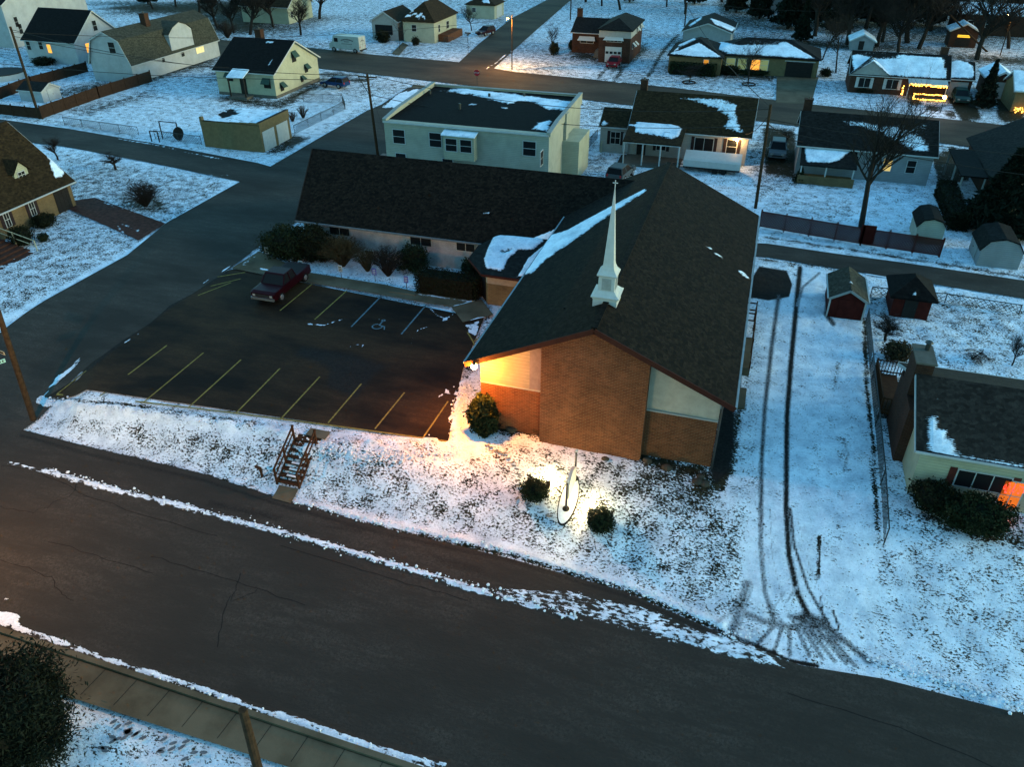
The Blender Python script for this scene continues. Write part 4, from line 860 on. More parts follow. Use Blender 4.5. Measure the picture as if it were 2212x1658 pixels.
    for px, py, l in ((1919, 347, 1), (1970, 353, 0), (1845, 342, 0)): p = onface('S', bx, px, py); window(o, 'S', (p[0], y0, 1.6), .85, 1.25, glass=glow('curtain_glow', (1, .55, .16), .07) if l else None)
    chimney(o, 4.3, 86.0, .8, .7, 3, 5.6, M_brickdark)
    # brick ranch with string lights
    x0, x1, y0, y1 = 10.4, 22, 116.6, 123.4; bx = (x0, x1, y0, y1); o = house('ranch_house', 'dark brick ranch house whose porch is outlined with yellow string lights', 'house', *bx, g)
    sn = [('p', [(1840, 120), (1870, 112), (1920, 118), (1950, 118), (2040, 125), (2046, 170), (1960, 166), (1890, 160), (1845, 155)], .86, 6), ('p', [(1850, 112), (1930, 116), (1945, 126), (1900, 128), (1860, 120)], .2, 8), ('p', [(2035, 120), (2050, 120), (2055, 160), (2038, 140)], .2, 5)]
    body(o, *bx, 2.35, 2.15, 'x', M_brickdark, M_roofslate, sn, oh=.25)
    body(o, 22.05, 25.0, 117.3, 123, 2.35, 1.5, 'x', M_brickdark, M_roofslate, [('p', [(2050, 135), (2070, 128), (2100, 140), (2105, 168), (2050, 168)], .9, 5)], rname='garage_roof', wname='garage_wall', oh=.2)
    MB().prism([(10.3, 2.35), (15.0, 2.35), (12.65, 4.0)], 116.35, 120.0, 'y').build('front_gable', M_greysmooth, o)
    r = MB(); r.slab((10.1, 120.6, 2.3), (10.1, 116.1, 2.3), (12.65, 116.1, 4.12), (12.65, 120.6, 4.12), .08, 10, 8); r.slab((15.2, 116.1, 2.3), (15.2, 120.6, 2.3), (12.65, 120.6, 4.12), (12.65, 116.1, 4.12), .08, 10, 8)
    r.build('gable_roof', M_roofslate, o, snow=[('p', [(1882, 128), (1900, 135), (1940, 162), (1920, 160)], .9, 3)], base=.35)
    for px in (1867, 1928): p = onface('S', bx, px, 178); window(o, 'S', (p[0], y0, 1.3), 1.5, 1.25, panes=(2, 1), shutters=M_white)
    MB().slab((17.3, 114.8, 1.9), (21.9, 114.8, 1.9), (21.9, 116.6, 2.3), (17.3, 116.6, 2.3), .08).build('porch_awning', M_panelwhite, o)
    for x in (17.4, 21.8): MB().bar((x, 114.9, 0), (x, 114.9, 1.85), .1).each('porch_post', M_white, o)
    MB().box(17.6, 21.9, 114.7, 116.6, -.2, .12).build('porch_floor', M_concrete, o)
    garagedoor(o, 'S', (23.5, 117.3, 1.0), 2.2, 1.9, M_greysmooth); chimney(o, 21.5, 121.5, .9, .8, 3, 5.2, M_brickdark)
    rnd = random.Random(2); L = MB()
    def bulbs(a, b, n, r=.045, j=.05):
        for k in range(n):
            p_ = V(a).lerp(V(b), (k+.5)/n)+V((rnd.uniform(-j, j), -.04, rnd.uniform(-j, j))); L.box(p_.x-r, p_.x+r, p_.y-r, p_.y+r, p_.z-r, p_.z+r)
    bulbs((17.4, 114.75, 1.8), (21.9, 114.75, 1.75), 55, .05, .12); bulbs((18.2, 114.65, .75), (22.0, 114.65, .75), 34); bulbs((18.2, 114.65, .12), (22.0, 114.65, .12), 34); bulbs((18.2, 114.65, .12), (18.2, 114.65, .75), 8); bulbs((22, 114.65, .12), (22, 114.65, .75), 8)
    bulbs((16.9, 115.9, .2), (16.9, 115.9, 1.3), 12, .05, .1)
    L.build('string_lights', glow('string_bulb', (1, .50, .07), 1.0), o)
    lamp('string_glow', (20, 114.3, 1.0), 5, (1, .6, .15), .8, o)
    # hip-roofed ranch
    x0, x1, y0, y1 = -8.0, 6.5, 123.5, 131.8; o = house('ranch_house', 'long hip-roofed ranch house with snow on the roof and a wide dark garage door', 'house', x0, x1, y0, y1, g)
    body(o, x0, x1, y0, y1, 2.5, 1.75, 'x', M_tan, M_roofslate, [('p', [(1530, 92), (1560, 90), (1600, 98), (1650, 92), (1700, 90), (1770, 128), (1658, 120), (1575, 116), (1545, 104)], .9, 6), ('p', [(1600, 85), (1690, 88), (1680, 98), (1620, 98)], .3, 6), ('s', [(1703, 90), (1768, 128)], 2, 0, 4)], kind='hip')
    body(o, -14.0, -6.6, 121.6, 130.5, 2.4, 1.75, 'y', M_bricktan, M_roofslate, [('p', [(1450, 116), (1510, 92), (1560, 124), (1500, 122)], .92, 4), ('s', [(1468, 98), (1500, 84)], 3, .7, 4), ('s', [(1452, 116), (1465, 104)], 2, .8, 3)], kind='hip', rname='wing_roof', wname='wing_wall')
    garagedoor(o, 'S', (4.0, y0, 1.05), 3.6, 2.0, M_dk); MB().box(1.95, 6.05, y0-.04, y0, 2.06, 2.18).build('garage_lintel', M_white, o)
    for px, l in ((1578, 0), (1603, 0), (1632, 2), (1650, 0)): p = onface('S', (x0, x1, y0, y1), px, 138); window(o, 'S', (p[0], y0, 1.35), 1.3, 1.5, glass=M_lit if l else glow('dim_room', (.5, .4, .15), .02))
    p = PY(1525, 137, 121.6); window(o, 'S', (p.x, 121.6, 1.3), .8, 1.5, glass=glow('orange_curtain', (1, .3, .03), .06))
    # split-level with red car
    x0, x1, y0, y1 = -25.2, -20.4, 125.7, 136.3; bx = (x0, x1, y0, y1); o = house('split_level_house', 'dark brick split-level house with small white awnings above its garage', 'house', -30.8, x1, y0, y1, g)
    MB().box(x0-.03, x1+.03, y0-.03, y1, 3.5, 4.6).build('upper_wall', M_greysmooth, o)
    body(o, x0, x1, y0, y1, 4.62, 1.3, 'y', M_brickdark, M_roofslate, [], kind='hip')
    body(o, -30.8, -25.25, 132, 139, 3.0, 1.6, 'x', M_brickdark, M_roofslate, [], rname='low_roof', wname='low_wall', oh=.25)
    window(o, 'S', (-22.9, y0, 3.25), 2.4, .7, panes=(4, 1), awn=M_panelwhite); window(o, 'S', (-28.4, 132, 1.9), 2.2, 1.0, panes=(2, 1), awn=M_panelwhite)
    garagedoor(o, 'S', (-22.9, y0, 1.15), 2.5, 2.2, M_panelwhite, glass=True)
    for y in (128, 131, 134): window(o, 'E', (x1, y, 3.9 if y > 128 else 2.1), .8, .9, awn=M_panelwhite)
    window(o, 'E', (x1, 130, 2.0), .8, .9, awn=M_panelwhite)
    chimney(o, -30.6, 136, .8, .7, 3, 5.8, M_brickdark)
    door(o, 'S', (-25.9, 131.98, 1.4), .9, 1.9, M_dk)
    st = MB()
    for k in range(5): st.box(-26.6, -25.3, 130.2-k*.35, 130.55-k*.35, -.2, .8-k*.16)
    st.box(-26.6, -25.3, 130.5, 132, -.2, .8); st.build('front_steps', M_concrete, o)
    # yellow cottage
    x0, x1, y0, y1 = -60.2, -56.0, 132.3, 143; bx = (x0, x1, y0, y1); o = house('cottage', 'pale yellow cottage with a brown hip roof beside the white delivery van', 'house', -66, x1, y0, y1, g)
    body(o, x0, -54.6, y0, y1, 3.3, 2.6, 'y', M_sidyellow, M_roofbrown, [('s', [(888, 22), (905, 38)], 3, .75, 4), ('p', [(873, 16), (888, 34), (882, 40), (872, 32)], .85, 3), ('s', [(908, 28), (918, 40)], 2.5, .8, 4)], kind='hip')
    body(o, -66, -61.2, y0, 140, 3.1, 1.4, 'y', M_greysmooth, M_roofbrown, [], rname='porch_roof', wname='porch_wall', oh=.25)
    window(o, 'S', (-63.8, y0, 1.7), 3.2, 1.5, panes=(5, 1), mat=M_dk); window(o, 'S', (-58.2, y0, 2.2), .9, 1.1); window(o, 'E', (-54.6, 134.5, 2.0), .8, 1.2); window(o, 'E', (-54.6, 138.5, 2.0), 1.2, 1.2)
    MB().box(-54.6, -52.8, 134, 141, -.3, 1.1).build('side_porch', M_brickred, o)
    door(o, 'S', (-60.7, y0+.02, 1.2), .8, 2.0, M_dk)
    # cream gable at the top
    x0, x1, y0, y1 = -98, -88, 142, 151; bx = (x0, x1, y0, y1); o = house('gabled_house', 'cream house with a brown roof standing among bare trees at the top', 'house', *bx, g)
    body(o, *bx, 3.0, 3.2, 'x', M_sidyellow, M_roofbrown, [])
    for px, py in ((643, 44-4), (628, 33), (650, 28)): window(o, 'E', onface('E', bx, px+2, py-2), .8, 1.0, mat=M_greysmooth)
    x0, x1, y0, y1 = -58.6, -52.8, 159, 165; bx = (x0, x1, y0, y1); o = house('garage', 'small cream garage with a brown hip roof near the cross street', 'garage', *bx)
    body(o, *bx, 2.5, 1.5, 'x', M_sidyellow, M_roofbrown, [('p', [(1040, 0), (1055, -2), (1060, 8), (1045, 5)], .9, 3)], kind='hip')
    garagedoor(o, 'E', (x1, 162, 1.1), 3.2, 2.0, M_panelwhite); window(o, 'S', (-57, y0, 1.5), .8, .8)
    x0, x1, y0, y1 = -14.2, -6.7, 140, 150.5; bx = (x0, x1, y0, y1); o = house('garage', 'pale grey gabled garage behind the hip-roofed ranch house', 'garage', *bx)
    body(o, *bx, 2.75, 1.25, 'y', M_greysmooth, M_roofslate, [('p', [(1532, 38), (1555, 45), (1590, 60), (1582, 68), (1545, 52)], .85, 4), ('s', [(1490, 55), (1515, 38)], 3, .65, 4)])
    window(o, 'S', (-10.5, y0, 1.5), .9, .8)
    bx = (12.0, 15.5, 147, 151); o = house('garden_shed', 'small grey gabled shed between the ranch houses and the dark trees', 'shed', *bx)
    body(o, *bx, 1.5, .9, 'y', M_sidgrey, M_roofslate, [], base=.75); door(o, 'S', (13.6, 147, .75), .8, 1.3, M_dk)
    bx = (27.6, 31.7, 154.7, 158.5); o = house('brick_outbuilding', 'small dark brick outbuilding with one wide yellow-lit window', 'outbuilding', *bx)
    body(o, *bx, 2.55, 1.0, 'y', M_brickdark, M_roofslate, [], base=.6); window(o, 'S', (29.6, 154.7, 1.7), 2.0, .5, glass=glow('yellow_lit_glass', (1, .5, .04), .14), mat=M_dk)
    garagedoor(o, 'S', (29.6, 154.7, .7), 2.2, 1.1, M_dk)
    bx = (30.4, 42.5, 168, 176); o = house('ranch_house', 'dark brick ranch house with a snowy roof at the top right', 'house', *bx, g)
    body(o, *bx, 3.4, 1.2, 'x', M_brickdark, M_roofslate, [], base=.82); window(o, 'S', (32.6, 168, 1.8), 1, 1.1); window(o, 'S', (35.5, 168, 1.8), 1, 1.1)
    bx = (-2, 8, 185, 193); o = house('ranch_house', 'distant dim house with a snowy roof half hidden by dark trees', 'house', *bx, g)
    body(o, *bx, 3.2, 1.6, 'x', M_sidgrey, M_roofslate, [], base=.85); window(o, 'S', (2, 185, 1.8), 1.2, 1.1); window(o, 'S', (5, 185, 1.8), 1.2, 1.1)
    bx = (27.0, 30.1, 118.2, 124); o = house('garage', 'small garage with a pale panelled door behind the tall conifer', 'garage', *bx)
    body(o, *bx, 2.4, .9, 'y', M_brickdark, M_roofslate, [], base=.8); garagedoor(o, 'S', (28.5, 118.2, 1.05), 2.3, 2.0, M_greysmooth)
    bx = (28.9, 38, 112, 118); o = house('ranch_house', 'tan house cut by the right edge with yellow lights at its foot', 'house', *bx, g)
    body(o, *bx, 2.5, 1.5, 'x', M_tan, M_roofslate, [], base=.9); L = MB()
    for k in range(60): x, z = rnd.uniform(29.2, 32), rnd.uniform(0, .6); L.box(x-.04, x+.04, 111.5, 111.58, z-.04, z+.04)
    L.build('string_lights', glow('string_bulb', (1, .50, .07), 1.0), o); lamp('string_glow', (30.5, 111.0, .7), 6, (1, .6, .15), .5, o)
    # dark house at the right edge
    bx = (20.2, 34, 74.5, 88); o = house('dark_house', 'dark brown-roofed house with a white-posted carport at the right edge', 'house', *bx, g)
    body(o, *bx, 2.6, 3.6, 'y', M_brickdark, roofmat('umber_shingles', (.012, .011, .010), (.026, .023, .020)), [], oh=.4, trim=False)
    MB().slab((17.6, 76.2, 2.35), (20.4, 76.2, 2.35), (20.4, 84, 2.5), (17.6, 84, 2.5), .12, 10, 10).build('carport_roof', M_roofdark, o, snow=[], base=.1)
    for x, y in ((17.8, 76.4), (17.8, 80), (17.8, 83.8), (19.6, 76.4)): MB().bar((x, y, 0), (x, y, 2.3), .13).build('carport_post', M_greysmooth, o)
    # house at the bottom right
    x0, x1, y0, y1 = 9.6, 22, 32.9, 40.2; bx = (x0, x1, y0, y1); o = house('brick_trimmed_house', 'cream house with a brick chimney wall, red shutters and a red-lit window, right edge', 'house', *bx, g)
    sn = [('p', [(1999, 890), (2012, 900), (2030, 930), (2070, 975), (2100, 985), (2212, 1008), (2212, 1016), (2000, 978)], .92, 6), ('s', [(2070, 985), (2212, 1012)], 5, .55, 6)]
    body(o, *bx, 2.75, 1.55, 'x', M_sidyellow, M_roofbrown2, sn, z0=-1.2, oh=.35)
    MB().box(x0-.45, x0-.005, 35.3, 38.9, -1.2, 3.1).build('chimney_wall', M_brickdark, o)
    c = MB().box(x0-.45, x0+.35, 36.6, 38.3, 3.1, 4.95).build('chimney', M_brickdark, o)
    k = MB().box(x0-.52, x0+.42, 36.5, 38.4, 4.95, 5.05).build('chimney_cap', M_concrete, o); k.parent = c
    k = MB().tube((x0+.1, 37.9, 5.05), (x0+.1, 37.9, 5.45), .12, .12, 10).lathe((x0+.1, 37.9, 5.45), [(.2, 0), (.14, .08), (.02, .12)], 10).build('flue', M_metal, o); k.parent = c
    MB().box(x0-.03, x1, y0-.03, y1, -1.2, -.15).build('foundation', M_concrete, o)
    window(o, 'S', (12.45, y0, 1.35), 2.3, 1.0, panes=(3, 1), shutters=M_redshut)
    pw = PY(2192, 1048, y0); window(o, 'S', (pw.x, y0, .85), .95, 1.7, panes=(2, 2), glass=glow('orange_lit_glass', (1, .20, .02), .05))
    rnd2 = random.Random(4); L = MB()
    for k in range(12): x, z = rnd2.uniform(pw.x-.42, pw.x+.42), rnd2.uniform(.95, 1.6); L.box(x-.025, x+.025, y0-.10, y0-.06, z-.025, z+.025)
    L.path([V((pw.x-.42+.07*k, y0-.08, 1.0+.28*(1+math.sin(k*2.4)))) for k in range(13)], .008, 3); L.build('red_bulbs', glow('red_bulb', (1, .03, .02), .8), o); lamp('window_glow', (pw.x, 32.2, .1), 5, (1, .2, .05), .3, o)
    MB().box(14.0, 22, 31.6, 32.85, -1.3, -.55).build('front_landing', M_brickdark, o)
    # wooden deck at its left
    dk = empty('wooden_deck', (8.9, 41.2, 0), 'dark wooden deck with slatted railings beside the chimney wall', 'deck')
    MB().box(8.7, 9.9, 38.9, 43.0, .3, .45).build('deck_floor', M_rail, dk)
    m = MB()
    for p_, q_ in (((8.7, 38.9), (8.7, 43)), ((8.7, 38.9), (9.1, 38.9)), ((8.7, 43), (10.2, 43))):
        for z in (.6, 1.3): m.bar((*p_, z), (*q_, z), .05, .07)
        n = int(math.dist(p_, q_)/.16)
        for k in range(n+1): x, y = p_[0]+(q_[0]-p_[0])*k/n, p_[1]+(q_[1]-p_[1])*k/n; m.bar((x, y, .45), (x, y, 1.3), .04)
    m.build('railing', M_rail, dk)
    for x, y in ((8.7, 38.9), (8.7, 43), (10.2, 43)): MB().bar((x, y, -.4), (x, y, 1.4), .1).build('post', M_rail, dk)
def sheds():
    bx = (6.3, 8.5, 50.3, 53.8); o = house('garden_shed', 'barn-red shed with a grey roof beside the snowy church drive', 'shed', *bx)
    body(o, *bx, 1.42, .65, 'y', M_redwood, M_roofgrey, [('s', [(1838, 608), (1842, 616)], 1.5, .9, 2)], oh=.12, trim=M_greysmooth, z0=-.2)
    for x in (6.3, 8.5): MB().box(x-.05, x+.05, 50.24, 50.32, 0, 1.38).build('corner_board', M_white, o)
    m = MB().box(6.9, 7.9, 50.25, 50.31, .05, 1.35); m.build('door', M_redwood, o)
    bx = (10.3, 12.6, 51.6, 54.4); o = house('garden_shed', 'dark red shed with a black snow-free roof, right of the church drive', 'shed', *bx)
    body(o, *bx, 1.5, 1.0, 'x', M_redwood, M_roofdark, [('s', [(1973, 635), (1978, 638)], 2.5, .9, 2)], kind='hip', oh=.3, z0=-.2)
    door(o, 'S', (11.4, 51.6, .7), .8, 1.35, M_dk)
    bx = (13.2, 15.15, 65.2, 68.3); o = house('garden_shed', 'cream shed with a black roof at the end of the red lattice fence', 'shed', *bx)
    body(o, *bx, 1.45, .6, 'y', M_sidcream, M_roofdark, [], oh=.12, trim=False, z0=-.2, kind='gambrel'); door(o, 'E', (15.15, 66.7, .75), 1.2, 1.3, M_sidyellow)
    bx = (17.2, 20.0, 62.0, 65.3); o = house('garden_shed', 'light grey barn-roofed shed standing beyond the alley at the right edge', 'shed', *bx)
    body(o, *bx, 1.3, .9, 'y', M_sidgrey, M_roofslate, [], oh=.1, trim=False, z0=-.2, kind='gambrel'); door(o, 'W', (17.2, 63.6, .7), 1.2, 1.2, M_greysmooth)
    bx = (-90.5, -86.9, 80.6, 83.6); o = house('garden_shed', 'low white shed with patchy snow on the roof inside the brown fence', 'shed', *bx)
    body(o, *bx, 1.3, .75, 'x', M_sidwhite, M_roofslate, [('s', [(50, 203), (90, 206)], 5, .75, 6)], oh=.12, z0=-.2); door(o, 'E', (-86.9, 82, .7), .9, 1.3, M_white)
    x0, x1, y0, y1 = -56.1, -49.0, 70.6, 76.3; o = house('garage', 'tan flat-roofed garage with two white overhead doors by the side street', 'garage', x0, x1, y0, y1)
    MB().box(x0, x1, y0, y1, -.5, 2.45).build('wall', M_tan, o)
    MB().slab((x0+.1, y0+.15, 2.5), (x1-.2, y0+.15, 2.5), (x1-.2, y1, 2.7), (x0+.1, y1, 2.7), .1, 40, 30).build('roof', M_flat, o, snow=[('p', [(450, 258), (480, 240), (545, 235), (610, 240), (560, 272), (530, 268)], .72, 8), ('s', [(455, 262), (545, 270)], 3, .85, 3), ('p', [(470, 246), (500, 238), (515, 246), (480, 255)], .1, 6), ], base=.62)
    m = MB(); m.box(x1-.22, x1+.02, y0-.03, y1+.03, 2.3, 3.0); n = 6
    for k in range(n): m.box(x0+(x1-x0)*k/n, x0+(x1-x0)*(k+1)/n-.01, y0-.02, y0+.14, 2.3, 2.95-.11*(n-1-k)*.5-.0)
    m.box(x0, x0+.3, y0-.05, y0+.3, 2.2, 3.1); m.build('parapet', M_tan, o)
    MB().box(x0, x1, y0-.05, y0+.17, 2.72, 2.76).box(x1-.25, x1+.05, y0, y1, 3.0, 3.04).each('coping', M_dk, o)
    for y in (72.0, 74.7): garagedoor(o, 'E', (x1, y, 1.0), 2.2, 2.0, M_panelwhite)
M_roofbrown2 = roofmat('dark_umber_shingles', (.016, .014, .012), (.038, .032, .026), rows=('Y', 3.0, .25)); M_redshut = plain('dark_red_shutter', (.07, .018, .014), .7)
def lamp(name, loc, power, col, size, parent=None):
    """the light of a lamp that is modelled at this spot; light data sits with its lamp"""
    d = bpy.data.lights.new(name, 'POINT'); d.energy = power*LP; d.color = col; d.shadow_soft_size = size
    o = bpy.data.objects.new(name, d); COL.objects.link(o); o.location = loc
    if parent is not None: o.parent = parent; o.location = V(loc)-parent.location
    return o
LP = .25
church(); neighbourhood(); sheds()
# ------------------------------------------------------------------ vehicles (built at the origin, nose towards +x)
M_tyre = plain('tyre_rubber', (.012, .012, .012), .9); M_rim = plain('wheel_rim', (.30, .31, .32), .4, .2, 3, .7); M_head = plain('headlight_lens', (.25, .25, .23), .2); M_tail = plain('taillight_lens', (.35, .02, .02), .3)
M_chrome = plain('chrome_bumper', (.35, .35, .35), .3, .2, 3, .8); M_plastic = plain('black_plastic', (.02, .02, .02), .7)
def paint(name, c): return plain(name, c, .35, .2, 2)
def shell(mb, prof, W, ins=.10, top=1.0):
    """lower body: side profile [(x,z)] lofted across the width with rounded shoulders"""
    n = len(prof); cx = sum(p[0] for p in prof)/n; cz = sum(p[1] for p in prof)/n; vs = []
    st = [(-W/2, ins), (-W/2+.06, ins*.35), (-W/2+.16, 0), (W/2-.16, 0), (W/2-.06, ins*.35), (W/2, ins)]
    for y, k in st:
        for x, z in prof: vs.append((x-(x-cx)*k*.25, y, z-(z-cz)*k*.9))
    fs = [(s*n+i, s*n+(i+1) % n, (s+1)*n+(i+1) % n, (s+1)*n+i) for s in range(5) for i in range(n)]+[tuple(range(n))[::-1], tuple(range(5*n, 6*n))]
    mb.add(vs, fs)
def cabin(mb, b0, b1, t0, t1, W, wt, z0, z1):
    mb.add([(b0, -W/2, z0), (b1, -W/2, z0), (b1, W/2, z0), (b0, W/2, z0), (t0, -wt/2, z1), (t1, -wt/2, z1), (t1, wt/2, z1), (t0, wt/2, z1)],
           [(0, 3, 2, 1), (4, 5, 6, 7), (0, 1, 5, 4), (1, 2, 6, 5), (2, 3, 7, 6), (3, 0, 4, 7)])
def vehicle(name, label, cat, loc, rz, kind, L, W, H, pm, group='parked vehicles'):
    o = empty(name, (loc[0], loc[1], float(T(loc[0], loc[1]))+.03), label, cat, group, rz); h = L/2; zb = .28
    B = lambda mb, nm, m, **k: mb.build(nm, m, o, world=False, **k)
    belt = H*.60; wr = .33 if kind != 'van' else .36
    if kind == 'pickup':
        prof = [(-h, .38), (-h, .98), (-h+.05, 1.0), (h-.25, .95), (h, .85), (h, .38)]; belt = .98
        mb = MB(); shell(mb, prof, W); B(mb, 'body', pm)
        mb = MB(); cabin(mb, -.55, 1.15, -.35, .62, W-.14, W-.42, belt-.02, H); B(mb, 'window_glass', M_glass)
        mb = MB(); cabin(mb, -.42, .70, -.36, .60, W-.38, W-.46, H-.05, H+.02); 
        r = B(mb, 'cab_roof', pm); mb = MB()
        for s in (-1, 1):
            for (xa, xb) in ((-.56, -.36), (.22, .2), (1.14, .61)): mb.bar((xa, s*(W-.13)/2, belt-.02), (xb, s*(W-.41)/2, H), .07)
        B(mb, 'pillars', pm)
        mb = MB().box(-h+.12, -.68, -W/2+.18, W/2-.18, .985, 1.0).build('load_bed', M_plastic, o, world=False)
        mb = MB().box(h-.02, h+.10, -W/2+.05, W/2-.05, .40, .56).box(-h-.1, -h+.02, -W/2+.05, W/2-.05, .42, .56); mb = B(mb, 'bumpers', M_chrome)
        B(MB().box(h-.01, h+.03, -.55, .55, .60, .80), 'grille', M_plastic)
    elif kind == 'van':
        prof = [(-h, .45), (-h, H-.12), (-h+.12, H), (h-1.0, H), (h-.85, H-.12), (h-.62, 1.45), (h-.05, 1.25), (h, 1.1), (h, .45)]
        mb = MB(); shell(mb, prof, W, .035); B(mb, 'body', pm)
        mb = MB().add([(h-.80, -W/2+.2, H-.25), (h-.60, -W/2+.2, 1.55), (h-.60, W/2-.2, 1.55), (h-.80, W/2-.2, H-.25)], [(0, 1, 2, 3)]).build('windscreen', M_glass, o, world=False)
        for s in (-1, 1): B(MB().box(h-1.75, h-1.05, s*W/2-.01, s*W/2+.012, 1.5, 2.1), 'side_window', M_glass)
        # arched smear of lettering on the side, two short lines under it
        dk = plain('faded_lettering', (.06, .05, .06), .8); mb = MB()
        for s in (-1, 1):
            for k in range(12):
                u = -1.05+k*.19; z = 1.98-.17*u*u; mb.box(u-.6-.065, u-.6+.065, s*W/2-.01, s*W/2+.014, z-.10, z+.09)
            for k in range(7): mb.box(-.95+k*.13, -.87+k*.13, s*W/2-.01, s*W/2+.014, 1.58, 1.68)
            for k in range(14): mb.box(-1.5+k*.14, -1.40+k*.14, s*W/2-.01, s*W/2+.014, 1.26, 1.34)
        for k in range(7): a = R(20+k*23); mb.box(-h-.014, -h+.01, -.06+.42*math.cos(a), .06+.42*math.cos(a), 1.55+.28*math.sin(a), 1.65+.28*math.sin(a))
        B(mb, 'lettering', dk)
        B(MB().box(-h-.22, -h, -W/2+.05, W/2-.05, .40, .55), 'step_bumper', M_plastic)
        B(MB().box(-h-.012, -h+.01, -.01, .01, .6, H-.2).box(-h-.012, -h+.01, -W/2+.1, W/2-.1, 1.28, 1.30), 'door_seam', M_plastic)
    else:
        hz = belt+.02; suv = kind == 'suv'
        if suv: prof = [(-h, .36), (-h, belt-.05), (-h+.08, belt), (h-1.15, belt), (h-.25, belt-.10), (h, belt-.28), (h, .36)]
        else: prof = [(-h, .34), (-h, belt-.10), (-h+.1, belt), (h-1.2, belt), (h-.3, belt-.14), (h, belt-.30), (h, .34)]
        mb = MB(); shell(mb, prof, W); B(mb, 'body', pm, smooth=False)
        tb, tf = (-h+.30, h-2.05) if suv else (-h+.75, h-2.05)
        mb = MB(); cabin(mb, -h+.08 if suv else -h+.30, h-1.15, tb, tf, W-.12, W-.42, belt-.02, H-.03); B(mb, 'window_glass', M_glass)
        mb = MB(); cabin(mb, tb-.06, tf+.10, tb+.02, tf, W-.37, W-.50, H-.06, H+.02); B(mb, 'roof', pm)
        mb = MB(); b0 = -h+.08 if suv else -h+.30
        for s in (-1, 1):
            for xa, xb in ((b0, tb), ((b0+h-1.15)/2-.1, (tb+tf)/2), (h-1.15, tf)): mb.bar((xa, s*(W-.11)/2, belt-.02), (xb, s*(W-.41)/2, H-.02), .07)
        B(mb, 'pillars', pm)
        B(MB().box(h-.02, h+.03, -.5, .5, .48, .62), 'grille', M_plastic)
        for s in (-1, 1): B(MB().box(h-1.35, h-1.2, s*W/2-.02+min(s, 0)*.14, s*W/2+.02+max(s, 0)*.14, belt, belt+.12), 'mirror', pm)
    fz = .62 if kind != 'van' else .8
    for s in (-1, 1):
        B(MB().box(h-.06, h+.025, s*(W/2-.32)-.14, s*(W/2-.32)+.14, fz, fz+.15), 'headlight', M_head)
        B(MB().box(-h-.02, -h+.05, s*(W/2-.2)-.07, s*(W/2-.2)+.07, fz+.02, fz+.25), 'taillight', M_tail)
    for fx in (h-.85, -h+.85):
        for s in (-1, 1):
            t = B(MB().tube((fx, s*(W/2-.22), wr), (fx, s*(W/2+.01), wr), wr, wr, 16), 'wheel', M_tyre)
            r = B(MB().tube((fx, s*(W/2-.0), wr), (fx, s*(W/2+.022), wr), wr*.62, wr*.55, 12), 'rim', M_rim); r.parent = t
    return o
def vehicles():
    vehicle('pickup_truck', 'dark red pickup truck parked nose-out in the church lot by the bushes', 'pickup truck', (-30.2, 43.0), R(-90), 'pickup', 4.9, 1.85, 1.55, paint('dark_red_paint', (.017, .002, .004)))
    vehicle('delivery_van', 'white step van with arched lettering parked on the far street', 'van', (-65.3, 121.6), R(174), 'van', 5.7, 1.95, 2.45, paint('white_van_paint', (.34, .36, .33)))
    vehicle('parked_car', 'blue hatchback parked in the snow beside the yellow house with awnings', 'car', (-55.6, 98.9), R(172), 'suv', 3.9, 1.65, 1.4, paint('blue_paint', (.010, .035, .10)))
    vehicle('parked_car', 'bright red car in front of the white garage door of the dark brick house', 'car', (-22.2, 122.9), R(-90), 'sedan', 3.9, 1.65, 1.35, paint('red_paint', (.16, .008, .014)))
    vehicle('parked_car', 'dark maroon car parked on the cross street beside the yellow cottage', 'car', (-48.9, 142.2), R(-108), 'suv', 3.9, 1.65, 1.4, paint('maroon_paint', (.03, .010, .014)))
    vehicle('parked_car', 'silver minivan on the driveway between the two ranch houses', 'car', (2.2, 85.2), R(-90), 'suv', 4.0, 1.7, 1.45, paint('silver_paint', (.09, .10, .11)))
    vehicle('parked_car', 'dark green car parked under the garage of the string-lit house', 'car', (23.7, 115.0), R(-90), 'suv', 3.8, 1.7, 1.45, paint('dark_green_paint', (.015, .04, .032)))
    vehicle('parked_car', 'grey car showing its roof above the church roof', 'car', (-11.9, 73.6), R(80), 'suv', 3.9, 1.7, 1.45, paint('grey_paint', (.06, .07, .07)))
    vehicle('parked_car', 'small red car half hidden by the left end of the flat-roofed building', 'car', (-34.5, 70.2), R(90), 'sedan', 3.7, 1.5, 1.3, paint('crimson_paint', (.10, .006, .012)))
    t = empty('covered_trailer', (-3.8, 78.3, .05), 'long white covered trailer lit by the porch light', 'trailer')
    tw = plain('white_trailer_skin', (.40, .38, .36), .5, .1)
    MB().prism([(77.35, .55), (79.3, .55), (79.3, 1.55), (78.9, 1.72), (77.6, 1.30), (77.35, 1.15)], -6.5, -1.1, 'x').build('cover', tw, t)
    MB().box(-6.5, -1.1, 77.4, 79.2, .38, .54).build('chassis', M_plastic, t)
    MB().bar((-6.5, 78.3, .42), (-7.6, 78.3, .42), .08).build('tow_bar', M_metal, t)
    for x in (-2.6, -3.4):
        for y in (77.35, 79.1): MB().tube((x, y, .28), (x, y+.18, .28), .28, .28, 12).build('wheel', M_tyre, t)

